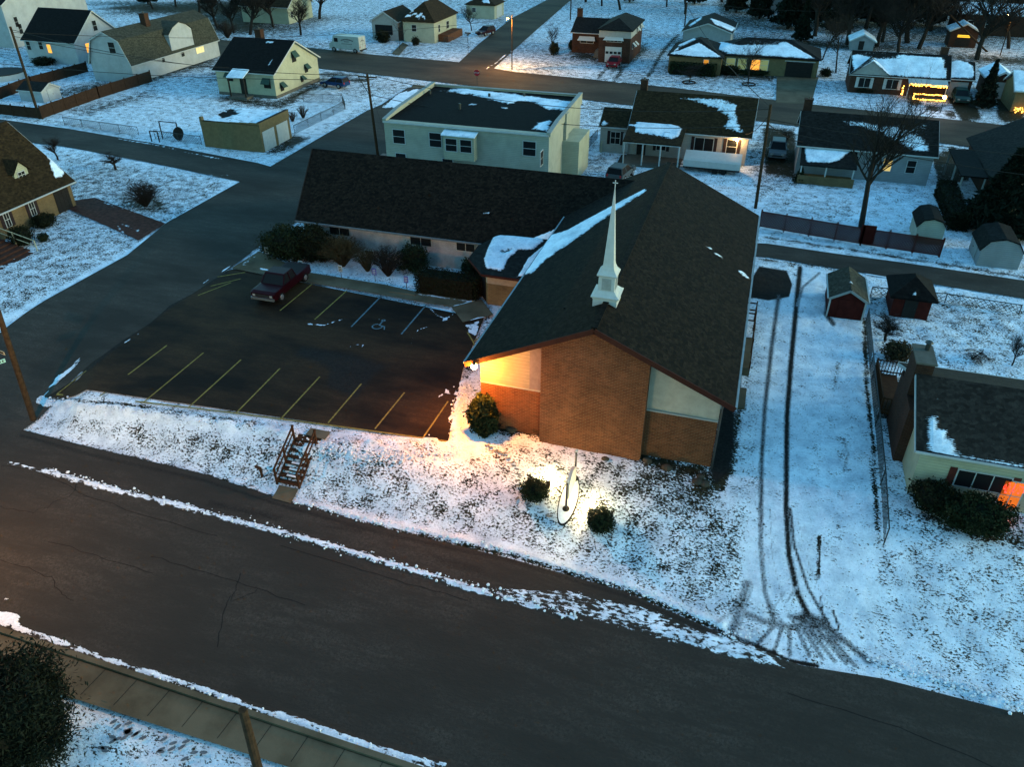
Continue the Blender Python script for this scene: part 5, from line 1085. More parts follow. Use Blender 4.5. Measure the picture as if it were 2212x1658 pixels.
# ------------------------------------------------------------------ trees and bushes
def branchy(seed, H, spread, up=.35, trunk_h=.25, levels=4, r0=.14, kids=4, droop=0.0, n0=6):
    rnd = random.Random(seed); tr = MB(); tw = MB()
    def grow(p, d, L, r, lv):
        segs = 3 if lv < 2 else 2; q = p
        for k in range(segs):
            d = (d+V((rnd.uniform(-.22, .22), rnd.uniform(-.22, .22), rnd.uniform(-.05, .16)-droop*lv*.15))).normalized()
            e = q+d*(L/segs); ra = r*(1-.4*k/segs); rb = r*(1-.4*(k+1)/segs)
            (tr if lv < 2 else tw).tube(q, e, ra, rb, 6 if lv < 1 else 4 if lv < 3 else 3, False); q = e
            if lv < levels and (k > 0 or lv > 0):
                for _ in range(kids if lv < 3 else 3):
                    if rnd.random() < .35 and lv > 0: continue
                    az = rnd.uniform(0, 2*PI); s = spread*rnd.uniform(.7, 1.3); v = (d*up*1.6+V((math.cos(az)*s, math.sin(az)*s, up*rnd.uniform(.3, 1.2)-droop*.5))).normalized()
                    grow(e-d*(L/segs)*rnd.random()*.5, v, L*rnd.uniform(.5, .72), rb*.62, lv+1)
    grow(V((0, 0, -.2)), V((0, 0, 1)), H*trunk_h*1.6, r0, 0)
    return tr, tw
TREEM = {}
def tree(label, loc, H, seed=1, spread=.9, cat='tree', name='bare_tree', group=None, s=1.0, lean=(0, 0), rz=0, **k):
    key = (seed, H, spread, tuple(sorted(k.items())))
    o = empty(name, (loc[0], loc[1], float(T(loc[0], loc[1]))), label, cat, group, rz); o.scale = (s, s, s)
    if key in TREEM:
        for nm, src in TREEM[key]: c = src.copy(); COL.objects.link(c); c.parent = o
    else:
        tr, tw = branchy(seed, H, spread, **k)
        TREEM[key] = [('trunk', tr.build('trunk', M_bark, o, world=False)), ('crown', tw.build('crown', M_twig, o, world=False))]
    o.rotation_euler = (lean[0], lean[1], rz); return o
def foliage(c, rx, ry, rz, n, s, seed=1, shape='ball', stretch=1.0, hollow=.55):
    """many small leaf faces spread through a lumpy volume"""
    rnd = np.random.RandomState(seed); u = rnd.normal(size=(n, 3)); u /= np.linalg.norm(u, axis=1)[:, None]
    r = hollow+(1-hollow)*rnd.rand(n)**.5
    lob = 1+.20*np.sin(u[:, 0]*6+seed)*np.cos(u[:, 1]*5+seed*2)+.13*np.sin(u[:, 2]*9+u[:, 0]*7+seed)+.30*rnd.rand(n)**9
    if shape == 'cone':
        h = rnd.rand(n)**.75; a = rnd.rand(n)*2*PI; h = 1-h*1.0; lay = .82+.18*np.sin(h*34+np.sin(a*3)*1.2)
        rr = (1-h)*(.45+.55*rnd.rand(n)**.5)*lay*(1+.12*np.sin(a*5+h*9)); P = np.stack([rr*np.cos(a)*rx, rr*np.sin(a)*ry, h*rz*2-rz], 1)
    elif shape == 'box':
        P = rnd.rand(n, 3)*2-1; k = rnd.randint(0, 3, n); sg = np.sign(rnd.rand(n)-.5); m = rnd.rand(n) < .75; P[m, k[m]] = sg[m]*(.86+.16*rnd.rand(m.sum())); P = P*[rx, ry, rz]
    else: P = u*(r*lob)[:, None]*[rx, ry, rz]
    P = P+np.array(c)
    a = rnd.normal(size=(n, 3)); a /= np.linalg.norm(a, axis=1)[:, None]; b = np.cross(a, rnd.normal(size=(n, 3))); b /= np.linalg.norm(b, axis=1)[:, None]
    sc_ = s*(.6+.8*rnd.rand(n))[:, None]; a = a*sc_*stretch; b = b*sc_*.6
    v = np.stack([P-a, P+b, P+a*.9, P-b*.8], 1).reshape(-1, 3); mb = MB(); mb.v = [tuple(q) for q in v]; mb.f = [(4*i, 4*i+1, 4*i+2, 4*i+3) for i in range(n)]; return mb
M_yew = leafm('dark_evergreen_leaves', (.010, .016, .008), (.030, .045, .018)); M_box = leafm('hedge_leaves', (.008, .012, .006), (.022, .028, .012)); M_pine = leafm('conifer_needles', (.005, .009, .006), (.014, .022, .013)); M_rust = leafm('brown_leaves', (.035, .025, .012), (.10, .075, .035)); M_core = plain('inner_shade_core', (.010, .010, .007), .95)
def bush(label, c, rx, ry, rz, n=2600, s=.07, mat=None, seed=1, shape='ball', name='evergreen_bush', cat='bush', group=None, stretch=1.0, core=True):
    z = float(T(c[0], c[1])); o = empty(name, (c[0], c[1], z), label, cat, group)
    foliage((0, 0, rz*.95), rx, ry, rz, n, s, seed, shape, stretch).build('foliage', mat or M_yew, o, world=False)
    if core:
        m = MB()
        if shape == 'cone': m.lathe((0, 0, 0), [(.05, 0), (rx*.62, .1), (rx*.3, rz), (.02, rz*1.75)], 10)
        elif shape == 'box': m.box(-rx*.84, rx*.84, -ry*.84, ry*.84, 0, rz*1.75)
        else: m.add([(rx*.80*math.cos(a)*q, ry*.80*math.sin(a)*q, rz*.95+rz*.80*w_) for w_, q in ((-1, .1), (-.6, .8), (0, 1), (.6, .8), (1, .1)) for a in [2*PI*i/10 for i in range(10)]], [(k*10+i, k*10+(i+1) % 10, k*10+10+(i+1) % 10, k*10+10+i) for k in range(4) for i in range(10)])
        m.build('stems', M_core, o, world=False)  # solid dark core; shade among the leaves is put into its colour
    return o
def conifer(label, loc, H, r, seed=1, group=None, n=3500):
    z = float(T(loc[0], loc[1])); o = empty('conifer', (loc[0], loc[1], z), label, 'tree', group)
    foliage((0, 0, H*.54), r, r, H*.47, n, r*.085+.05, seed, 'cone', 1.6).build('crown', M_pine, o, world=False)
    MB().tube((0, 0, -.2), (0, 0, H*.9), .05*H**.5+.05, .02, 7).build('trunk', M_bark, o, world=False); return o
def stems(label, c, r, h, n, seed, mat, name='bare_shrub', cat='shrub', twig=None, rr=.012, group=None):
    rnd = random.Random(seed); o = empty(name, (c[0], c[1], float(T(c[0], c[1]))), label, cat, group); m = MB(); tw = MB()
    for _ in range(n):
        a = rnd.uniform(0, 2*PI); q = rnd.random()**.6; p = V((math.cos(a)*.12, math.sin(a)*.12, 0)); e = V((math.cos(a)*r*q, math.sin(a)*r*q, h*(1-.4*q*q)*rnd.uniform(.7, 1))); mid = p.lerp(e, .5)+V((0, 0, h*.14))
        m.tube(p, mid, rr*1.4, rr, 3, False); m.tube(mid, e, rr, rr*.4, 3, False)
        for _k in range(5): b = mid.lerp(e, rnd.random()); tw.tube(b, b+V((rnd.uniform(-.3, .3), rnd.uniform(-.3, .3), rnd.uniform(0, .3)))*h*.45, rr*.6, rr*.3, 3, False)
    m.build('stems', M_bark if mat is None else mat, o, world=False); tw.build('twigs', mat or M_twig, o, world=False); return o
def plants():
    P0 = lambda px, py: G(px, py)
    tree('tall bare tree with a forked crown standing at the red lattice fence', (9.4, 67.3), 7.6, 11, .62, s=1.42, trunk_h=.36, r0=.17, levels=4, kids=4, up=.42, lean=(0, -.05))
    tree('small bare tree at the corner of the tan brick cape', P0(125, 345), 3.6, 12, .95, trunk_h=.26, r0=.10)
    tree('low gnarled bare tree by the left alley', P0(250, 366), 2.7, 13, 1.3, trunk_h=.30, r0=.13, up=.2)
    tree('bare apple tree with wide low crown next to the dark red shed', P0(1913, 735), 3.0, 14, 1.3, trunk_h=.26, r0=.10, up=.22, kids=5)
    tree('small tree with a round mushroom crown in the ranch front lawn', P0(1488, 178), 2.5, 15, 1.2, trunk_h=.5, r0=.09, kids=5, up=.1)
    tree('bare upright tree with a ring of edging in the ranch front lawn', P0(1616, 182), 5.0, 16, .7, trunk_h=.42, r0=.10)
    tree('bare ornamental tree growing over a round bush by the cross street', (P0(1190, 112).x, P0(1190, 112).y+.5), 5.0, 17, .75, trunk_h=.3, r0=.08)
    tree('bare tree behind the yellow cottage beside the chain-link gate', P0(1019, 66), 5.2, 18, .8, trunk_h=.3, r0=.11)
    tree('thin bare sapling in front of the yellow cottage', P0(863, 105), 4.0, 19, .45, trunk_h=.4, r0=.05, kids=3)
    tree('bare tree rising behind the wide garage door of the hip-roofed house', P0(1776, 129), 6.5, 20, .8, trunk_h=.4, r0=.12)
    tree('bare crooked trunk at the left side of the string-lit house', P0(1806, 156), 5.0, 21, .7, trunk_h=.6, r0=.12, kids=3)
    tree('drooping weeping shrub tree behind the chimney-walled house', P0(2099, 775), 1.9, 22, 1.3, trunk_h=.3, r0=.05, droop=.9, up=.2)
    tree('thin bare sapling at the right edge above the umber roof', P0(2185, 790), 3.6, 23, .6, trunk_h=.2, r0=.05)
    bt = [(1941, 112), (1984, 104), (1894, 99), (2179, 104), (2110, 128), (1830, 96), (1905, 90), (1960, 92), (1760, 78), (1700, 62), (1660, 40), (1620, 30), (1735, 40), (1800, 50), (1870, 60), (2010, 66), (2050, 90), (1570, 22), (1340, 20), (1300, 12), (1440, 14), (1480, 30), (470, 60), (505, 70), (540, 74), (590, 58), (650, 75), (690, 40), (430, 28), (380, 14), (330, 18), (2140, 12), (2195, 50), (1560, 4), (1265, 4), (570, 20)]
    kinds = ['tall', 'broad', 'forked', 'thin', 'crooked', 'many-limbed']
    spots = ['between the dark evergreens', 'beyond the ranch houses', 'behind the far gardens', 'at the end of the far lawns']
    seen = {}
    for i, (px, py) in enumerate(bt):
        p = P0(px, py); right = px > 1500; mid = 1200 < px <= 1500
        tree(BT_LABELS[i], p, 7.0, 31+i % 3, .8, group='bare trees at the far side', s=(.75+.45*((i*37) % 10)/10)*(1.42 if right else 1.0), rz=i*1.7, trunk_h=.38, r0=.27, kids=4, levels=4)
    cf = [(1700, 60, 11), (1760, 50, 12), (1640, 40, 9), (1850, 45, 12), (1900, 55, 13), (1950, 40, 12), (2000, 55, 11), (1805, 70, 9), (1590, 25, 8), (1730, 88, 6), (2060, 30, 10), (1980, 20, 12), (1680, 20, 11), (2195, 20, 9), (520, 15, 7), (600, 12, 6), (450, 10, 6), (1360, 4, 7), (1500, 8, 8), (320, 8, 7)]
    for i, (px, py, h) in enumerate(cf):
        p = P0(px, py); conifer(CF_LABELS[i], p, h*1.1, h*.30, i+1, 'evergreens at the far side', 3600)
    conifer('dense dark conifer standing right of the string-lit house driveway', P0(2122, 234), 5.6, 1.5, 51)
    conifer('broad dark pine covering the right edge below the carport', (20.0, 70.2), 6.4, 3.1, 52, n=9000)
    p = PZ(35, 1640, -1.4); bush('huge dark evergreen cut by the bottom left corner', (-21.9, 10.0), 2.45, 2.2, 2.3, 60000, .045, M_pine, 53, 'ball', 'evergreen_tree', 'tree', stretch=2.2)
    # church planting
    bush('tall shaggy evergreen lit orange at the left front corner of the church', (-11.25, 31.3), .72, .58, 1.15, 7000, .08, M_yew, 1, 'ball', stretch=1.7)
    bush('trimmed block hedge beside the church entrance', (-18.8, 45.9), 2.3, .75, .8, 9000, .06, M_box, 2, 'box', 'hedge', 'hedge')
    bush('large round clipped bush behind the entrance hedge', (-22.6, 48.6), 1.1, .9, 1.05, 4200, .07, M_yew, 3)
    bush('second round clipped bush against the white wing wall, nearer the entrance', (-18.1, 48.8), .8, .7, .8, 2600, .07, M_yew, 4)
    bush('sprawling dark yew at the left end of the church wing', (-32.6, 48.3), 2.1, 1.7, 1.15, 9500, .08, M_yew, 5)
    bush('dark yew leaning on the corner of the church wing', (-30.4, 48.2), 1.6, 1.2, 1.35, 7000, .08, M_box, 6)
    stems('feathery tan bare shrub in front of the wing windows', (-28.0, 47.8), 1.9, 2.5, 300, 7, M_rust, rr=.018)
    stems('smaller tan bare shrub next to the feathery one', (-25.9, 47.6), 1.0, 1.9, 120, 8, M_rust, rr=.016)
    stems('vase-shaped bare shrub in the snow before the wing wall', (-24.1, 47.3), 1.5, 2.4, 130, 9, None, rr=.020)
    bush('small leafy shrub against the orange-lit entrance wall', (-13.6, 44.5), .45, .35, .6, 1200, .05, M_yew, 10)
    bush('round bush with a glowing floodlight, left of the lawn sign', (-7.5, 27.9), .62, .6, .55, 5200, .045, M_yew, 11)
    bush('round bush with a glowing floodlight, right of the lawn sign', (-4.05, 27.05), .62, .6, .55, 5200, .045, M_yew, 12)
    for i, (px, py, r, lb) in enumerate(((1072, 925, .5, 'low twiggy shrub right below the tall shaggy evergreen'), (1165, 935, .42, 'low brown shrub below the dark panel of the church front'), (1215, 952, .35, 'tiny brown shrub under the middle of the brick gable'), (1318, 968, .40, 'reddish dry shrub near the right edge of the brick gable'), (1248, 955, .3, 'smallest dry tuft along the brick gable'))):
        p = P0(px, py); stems(lb, p, r, .45, 60, 20+i, M_rust if i else M_twig, rr=.01)
    # house planting
    p = P0(315, 446); o = stems('big round bare shrub on the lawn left of the side street', p, 1.9, 2.3, 260, 30, None, rr=.016)
    bush('round dark bush below the tan brick cape windows', P0(50, 528), .95, .9, .75, 3200, .07, M_box, 31); bush('dark spreading bush at the corner of the tan brick cape', (-55.3, 47.6), .8, .9, .5, 2400, .07, M_box, 32)
    bush('small bush topped with snow beside the front steps', P0(95, 520), .4, .4, .3, 900, .06, M_yew, 33)
    bush('large rounded hedge under the red-shuttered window', (G(2098, 1118).x, G(2098, 1128).y-.25), 1.5, 1.05, .78, 11000, .06, M_yew, 34); bush('dark hedge at the corner of the chimney-walled house', (10.5, 32.0), 1.0, .9, .7, 5200, .06, M_box, 35)
    bush('tan dry grass clump behind the wooden deck', P0(1935, 775), .8, .7, .55, 2600, .07, M_rust, 36, name='grass_clump')
    bush('round bush against the dark brick split-level house', P0(1240, 108), .95, .9, .8, 1500, .12, M_box, 37); bush('boxy hedge below the awninged window of the split-level house', P0(1283, 112), 1.4, .8, .75, 1800, .12, M_yew, 38)
    bush('ball-shaped bush under the ornamental tree by the cross street', P0(1197, 118), .8, .8, .95, 1600, .10, M_yew, 39)
    bush('long hedge before the snowy wing of the hip-roofed ranch house', P0(1495, 160), 3.2, 1.0, .8, 3600, .14, M_yew, 40, 'box', 'hedge', 'hedge'); bush('rounded hedge before the orange-curtained window', P0(1570, 160), 1.7, .8, .6, 1800, .12, M_box, 41)
    bush('low hedge under the picture windows of the hip-roofed ranch house', P0(1630, 162), 1.8, .7, .4, 1400, .12, M_yew, 42); bush('small clipped bush right of the wide garage door', P0(1782, 165), .8, .7, .55, 900, .1, M_yew, 43)
    bush('low clipped bush under the left window of the string-lit house', P0(1864, 200), 1.3, .5, .3, 900, .1, M_box, 44)
    bush('tall bush in front of the screened porch of the cottage', P0(828, 92), 1.2, .9, 1.0, 1800, .12, M_box, 45); bush('small rounded tree-like bush on the cottage wall', P0(898, 98), .7, .6, .7, 800, .1, M_box, 46)
    bush('pointed evergreen shrub at the porch of the grey ranch house', P0(1726, 392), .7, .7, .8, 1800, .09, M_yew, 47, 'cone')
    bush('long dark hedge running down from the grey ranch house to the sheds', (16.9, 73.2), .75, 4.4, .75, 7000, .09, M_box, 48, 'box', 'hedge', 'hedge')
    bush('dark spruce-like shrub trailing below the carport', (20.9, 68.5), 2.0, 1.0, .8, 3200, .1, M_box, 49)
    stems('bare lilac shrub inside the small fenced pen', P0(655, 255), .9, 1.6, 50, 60, None, rr=.02); stems('smaller bare shrub inside the small fenced pen', P0(632, 262), .7, 1.2, 40, 61, None, rr=.02)
    stems('bare multi-stem shrub at the end of the gambrel house', P0(492, 82), 2.2, 3.2, 80, 62, None, rr=.03); stems('twiggy shrub behind the split-level house lawn', P0(1308, 92), 1.1, 1.8, 60, 63, None, rr=.02)
    stems('spindly dry shrub by the silver minivan', P0(1700, 300), .8, 1.0, 40, 64, None, rr=.02)
    bush('weeping umbrella tree in the fenced garden of the white house', P0(95, 140), 1.6, 1.3, .55, 2200, .1, M_box, 65); bush('dark bush at the near corner of the white house with lit windows', P0(143, 130), .9, .8, .55, 1200, .1, M_box, 66)
BT_LABELS = [a+' '+b for a, b in (
 ('wide bare tree with a low fork', 'behind the roof of the string-lit house'), ('second bare trunk right of the low fork', 'behind the string-lit house'), ('straight bare tree', 'over the little grey shed'), ('double-trunked bare tree', 'under the top right lamp glow'),
 ('bare tree', 'touching the yellow-windowed outbuilding'), ('slim bare tree', 'just left of the little grey shed'), ('bare tree', 'behind the straight one over the grey shed'), ('bare tree', 'between the fork tree and the evergreens'),
 ('short bare tree', 'along the dark lane behind the garage'), ('bare tree', 'in the dark clump above the pale grey garage'), ('bare tree', 'in the shade of the tallest left evergreen'), ('bare tree', 'above the top of the pale grey garage'),
 ('bare tree', 'between the first two evergreens'), ('bare tree', 'in the middle of the evergreen row'), ('bare tree', 'right of the evergreen row centre'), ('bare tree', 'left of the yellow-windowed outbuilding'),
 ('crooked bare tree', 'on the lawn before the yellow-windowed outbuilding'), ('bare tree', 'at the left end of the dark evergreen row'), ('bare tree', 'right above the split-level roof'), ('bare tree', 'left above the split-level roof'),
 ('bare tree', 'at the top edge over the garden path'), ('lone bare tree', 'on the lawn left of the pale grey garage'), ('bare tree', 'nearest to the gambrel house end'), ('bare tree', 'behind the charcoal roof with the chimney'),
 ('bushy bare tree', 'above the charcoal roof ridge'), ('bare tree', 'left of the cream house at the top'), ('bare tree', 'at the foot of the cream house at the top'), ('bare tree', 'right of the cream house at the top'),
 ('bare tree', 'above the gambrel ridge'), ('bare tree', 'behind the gap of the two white houses'), ('bare tree', 'above the white house with coloured windows'), ('bare tree', 'behind the snowy roof in the top right corner'),
 ('bare tree', 'beside the utility pole at the top right'), ('bare tree', 'at the top edge left of the evergreen row'), ('bare tree', 'at the top edge by the cross street'), ('bare tree', 'left of the brown roof at the top edge'))]
CF_LABELS = ['dark evergreen directly above the hip-roofed ranch garage', 'very tall dark evergreen next to the lane', 'dark evergreen left of the very tall one', 'dark evergreen over the little grey shed', 'tallest dark evergreen behind the fork tree', 'dark evergreen right of the tallest one',
 'dark evergreen nearest the yellow-windowed outbuilding', 'shorter evergreen in front of the row by the lane', 'evergreen at the left end of the row', 'smallest evergreen standing by the lane behind the garage', 'evergreen behind the yellow-windowed outbuilding', 'evergreen at the top edge behind the row',
 'evergreen at the top edge left of the lane', 'evergreen in the top right corner', 'dark evergreen above the gambrel roof end', 'dark evergreen beside the cream house at the top', 'dark evergreen above the gambrel chimney', 'dark evergreen above the split-level house', 'dark evergreen between the split-level house and the row', 'dark evergreen above the two white houses']

# ------------------------------------------------------------------ poles, lamps, wires, signs, fences
def topz(base, px, py):
    best = min(np.arange(.5, 14, .05), key=lambda z: (PZ(px, py, z)-V((base.x, base.y, z))).length); q = PZ(px, py, best); return q
def pole(label, bp, tp, r=.13, name='utility_pole', arm=None, base=None):
    b = base or G(*bp); t = topz(b, *tp); o = empty(name, (b.x, b.y, b.z), label, 'pole', 'wooden utility poles'); MB().tube((b.x, b.y, b.z-.3), t, r, r*.8, 10).build('shaft', M_wood, o)
    if arm:
        for dz, dx in arm: MB().bar(t+V((-dx, -.02, -dz)), t+V((dx, -.02, -dz)), .09, .11).build('crossarm', M_wood, o)
        for s in (-1, -.4, .4, 1): c = t+V((s*arm[0][1]*.92, -.02, -arm[0][0])); MB().lathe(c, [(.04, .05), (.05, .12), (.03, .2)], 6).build('insulator', M_greysmooth, o)
    return o, t
def sag(a, b, s, n=14): return [a.lerp(b, i/n)-V((0, 0, s*4*(i/n)*(1-i/n))) for i in range(n+1)]
def wire(label, pts, r=.03):
    mb = MB()
    for a, b, s in pts: mb.path(sag(a, b, s), r, 4)
    thing(mb, 'power_line', M_dk, label, 'wire', 'overhead wires')
def streetlamp(name, label, b, t, head, col, power, cat='street lamp', r=.09):
    o = empty(name, tuple(b), label, cat); MB().tube(b-V((0, 0, .2)), t, r, r*.7, 8).build('shaft', M_wood, o); MB().bar(t-V((0, 0, .15)), head+V((0, 0, .12)), .06).build('arm', M_metal, o)
    MB().lathe(head, [(.20, .02), (.17, .10), (.06, .18)], 10).build('lamp_cap', M_metal, o); MB().lathe(head, [(.02, -.16), (.11, -.12), (.15, -.02), (.13, .02)], 10).build('bulb', glow('sodium_bulb', (1, .45, .08), 30), o)
    lamp('street_light', tuple(head-V((0, 0, .35))), power, col, .12, o); return o
def chain(label, pts, h=1.1, step=2.4, name='chain_link_fence', group='chain-link fences', gate=None):
    o = empty(name, tuple(pts[0]), label, 'fence', group); m = MB()
    for a, b in zip(pts[:-1], pts[1:]):
        n = max(1, int((b-a).length/step))
        for k in range(n+1):
            p = a.lerp(b, k/n); p.z = float(T(p.x, p.y)); MB().tube(p, p+V((0, 0, h+.05)), .03, .03, 6).build('post', M_metal, o)
        a2, b2 = a.copy(), b.copy(); a2.z = float(T(a.x, a.y)); b2.z = float(T(b.x, b.y)); L = (b-a).length; nn = int(L/.30)
        ag = lambda t: V((a.x+(b.x-a.x)*t, a.y+(b.y-a.y)*t, float(T(a.x+(b.x-a.x)*t, a.y+(b.y-a.y)*t))))
        m.bar(a2+V((0, 0, h)), b2+V((0, 0, h)), .05)
        for k in range(nn+1):
            for s in (-1, 1):
                t0 = k/nn; t1 = t0+s*h/L
                if t1 < 0: zc = h*(t0/(h/L)); t1 = 0
                elif t1 > 1: zc = h*((1-t0)/(h/L)); t1 = 1
                else: zc = h
                if zc > .05: m.bar(ag(t0)+V((0, 0, .02)), ag(t1)+V((0, 0, zc)), .024)
    m.build('mesh', M_metal, o); return o
def boards(label, pts, h, mat, name='board_fence', lattice=False, group=None, gate=None, step=2.2):
    o = empty(name, tuple(pts[0]), label, 'fence', group)
    for a, b in zip(pts[:-1], pts[1:]):
        L = (b-a).length; d = (b-a).normalized(); n = max(1, round(L/step))
        for k in range(n+1): p = a.lerp(b, k/n); MB().bar((p.x, p.y, p.z-.2), (p.x, p.y, p.z+h+.18), .12).build('post', mat, o)
        for k in range(n):
            p, q = a.lerp(b, k/n), a.lerp(b, (k+1)/n); m = MB(); w_ = (q-p).length
            m.bar(p+V((0, 0, .12)), q+V((0, 0, .12)), .04, .08); m.bar(p+V((0, 0, h)), q+V((0, 0, h)), .05, .08)
            if lattice:
                nn = int(w_/.22); hh = h-.1
                for i in range(-int(hh/.22), nn+1):
                    for s in (1, -1):
                        x0, z0, x1, z1 = i*.22, .1, i*.22+hh, h
                        if x1 <= 0 or x0 >= w_: continue
                        if x0 < 0: z0 += -x0; x0 = 0
                        if x1 > w_: z1 -= x1-w_; x1 = w_
                        if s < 0: x0, x1 = w_-x0, w_-x1
                        m.bar(p+d*x0+V((0, 0, z0)), p+d*x1+V((0, 0, z1)), .105, .02, up=(d.y, -d.x, 0))
            else:
                nn = int(w_/.16)
                for i in range(nn): c = p+d*((i+.5)*w_/nn); m.bar(c+V((0, 0, 0)), c+V((0, 0, h-.02+.03*math.sin(i*2.1))), w_/nn*.9, .03, up=(d.y, -d.x, 0))
            m.build('lattice_panel' if lattice else 'board_panel', mat, o)
    if gate: p = gate; MB().box(p.x-.55, p.x+.55, p.y-.10, p.y-.03, .1, h+.25).box(p.x-.5, p.x-.35, p.y-.14, p.y-.10, .1, h+.25).build('gate', mat, o)
    return o
def street_furniture():
    p1, t1 = pole('leaning utility pole with a braced crossarm left of the flat-roofed building', None, (793, 160), .15, arm=[(.25, 1.0)], base=V((-36.85, 72.6, 0)))
    MB().bar(t1+V((-1.0, 0, -.25)), t1+V((0, 0, -1.9)), .05).build('brace', M_wood, p1)
    p2, t2 = pole('utility pole rising in front of the white house at the left', (86, 256), (22, 57), .16)
    p3, t3 = pole('thick utility pole at the street corner carrying two street name signs', None, (-22, 620), .17, base=V((-36.75, 26.6, -1.25)))
    p4, t4 = pole('short thick wooden pole top in the pavement at the bottom', None, (524, 1534), .17, base=V((-12.95, 12.1, -1.4)))
    p5, t5 = pole('utility pole behind the right corner of the church', (1632, 450), (1665, 225), .14)
    p6, t6 = pole('slanted utility pole under the lamp at the top right', (1925, 206), (2040, 20), .15, base=G(2138, 112))
    p7, t7 = pole('thin utility pole beside the split-level house chimney', (1232, 42), (1235, -40), .12)
    p8, t8 = pole('utility pole by the lane behind the pale grey garage', (1475, 95), (1484, 5), .12)
    sg = V((-36.75, 26.6, 3.0)); wh = plain('sign_plate', (.34, .28, .18), .5, .1); gr = plain('teal_sign_plate', (.20, .42, .40), .5, .1)
    def plate(n, px, py, w_, rz, m, L, nn):
        p = sg+V((0, 0, n)); d = V((math.cos(rz), math.sin(rz), 0)); k = MB().bar(p-d*.15, p-d*(.15+w_), .02, .22).build('street_sign', m, None)
        k2 = empty('street_name_sign', tuple(p), L, 'sign', 'street name signs'); k.parent = k2; k.location = -V(k2.location); l = MB()
        for i in range(nn): q = p-d*(.25+(w_-.2)*i/nn)+V((d.y, -d.x, 0))*.014; l.bar(q, q-d*.06, .012, .11)
        l.build('lettering', M_dk, k2)
    plate(.0, 0, 0, .95, R(-12), wh, 'long cream street name sign on the corner pole', 10); plate(-.3, 0, 0, .75, R(62), gr, 'short teal street name sign on the corner pole', 4)
    # lit lamps
    c = PY(1024, 792, 31.1); o = empty('wall_lamp', tuple(c), 'round glowing orange lamp on the left front corner of the church', 'lamp')
    MB().lathe(c, [(.03, -.17), (.12, -.12), (.17, 0), (.12, .12), (.04, .16)], 14).build('globe', glow('sodium_globe', (1, .55, .12), 14), o); MB().bar(c+V((0, 0, .16)), c+V((.25, .85, .02)), .05).build('bracket', M_metal, o)
    MB().lathe(c, [(.10, .13), (.08, .2)], 8).build('lamp_cap', M_metal, o)
    lamp('corner_light', tuple(c+V((-.10, -.22, -.30))), 1600, (1, .30, .025), .18, o)
    b = G(1106, 150); streetlamp('street_lamp', 'lit orange street lamp on a wooden pole at the far crossing', b, V((b.x, b.y, 7.4)), V((b.x-.6, b.y-.3, 6.95)), (1, .45, .08), 3400)
    b = V((-47.5, 22.0, -1.4)); streetlamp('street_lamp', 'lit street lamp outside the left edge of the view over the main road', V((-33, 13.2, -1.3)), V((-33, 13.2, 7.2)), V((-32.2, 15.6, 7.3)), (1, .42, .08), 2900)
    b = G(2160, 120); streetlamp('street_lamp', 'lit orange lamp among the trees at the top right', b, V((b.x, b.y, 6.0)), V((b.x-.5, b.y, 5.9)), (1, .5, .1), 350)
    b = G(2038, 248)
    b = G(2031, 243); o = empty('garden_lamp', tuple(b), 'small white post lamp on the lawn of the string-lit house', 'lamp'); MB().tube(b, b+V((0, 0, 1.6)), .04, .04, 6).build('post', M_dk, o); MB().lathe(b+V((0, 0, 1.6)), [(.08, 0), (.16, .14), (.14, .28), (.04, .36)], 8).build('globe', glow('white_lamp_glass', (1, .8, .75), 22), o); lamp('garden_light', (b.x, b.y-.3, 2.0), 14, (1, .75, .6), .1, o)
    # overhead wires
    a1, a2 = t1+V((-.9, 0, -.15)), t1+V((.9, 0, -.15))
    wire('long wire from the crossarm pole leftwards over the yards to the left pole', [(t2-V((0, 0, .3)), a1, 1.2)])
    wire('lower wire from the left pole to the yellow house with awnings', [(t2-V((0, 0, 1.0)), V((-66, 91, 3.4)), .5)])
    wire('upper wire from the crossarm pole across the flat roof to the pole behind the church', [(a2, t5-V((0, 0, .4)), 1.3)])
    wire('lower wire from the crossarm pole across the cream facade', [(t1-V((0, 0, 1.9)), t5-V((0, 0, 1.7)), 1.3)])
    wire('wire running right from the pole behind the church past the bare tree', [(t5-V((0, 0, 1.9)), V((36, 66, 5.6)), .8)])
    wire('second wire running right from the pole behind the church', [(t5-V((0, 0, 1.2)), V((36, 70, 6.6)), .8)])
    wire('slack wire from the pole behind the church to the grey ranch house', [(t5-V((0, 0, 1.5)), V((4.2, 80.2, 3.0)), .3)])
    wire('guy wire slanting from the crossarm pole', [(t1-V((0, 0, .6)), V((-33.0, 66.7, 4.4)), .05)], .015)
    wire('high wire from the pole behind the church to the pole by the lane', [(t5-V((0, 0, .2)), t8-V((0, 0, .3)), 1.0)])
    wire('service wire from the crossarm pole to the porch-light house', [(t5-V((0, 0, .9)), V((-1.2, 81.2, 3.0)), .4)])
    wire('wire along the far street from the left pole to the street lamp', [(t2-V((0, 0, .6)), V((-36.06, 116.57, 6.9)), 1.4)])
    wire('wire over the front of the tan garage to the crossarm pole', [(V((-110, 70, 8.5)), t1-V((0, 0, .5)), 1.4)])
    wire('wire crossing the top of the view between the far poles', [(t7, t8, .5), (t8, t6, .8)], .03)
    # STOP sign
    b = G(1031, 188); o = empty('stop_sign', tuple(b), 'red octagonal stop sign facing the camera at the far street', 'sign'); MB().tube(b, b+V((0, 0, 2.1)), .035, .035, 6).build('post', M_metal, o)
    c = b+V((0, -.05, 1.85)); n = 8; m = MB(); vs = [(c.x+.42*math.cos(PI/8+i*PI/4), c.y+dy, c.z+.42*math.sin(PI/8+i*PI/4)) for dy in (0, -.03) for i in range(8)]
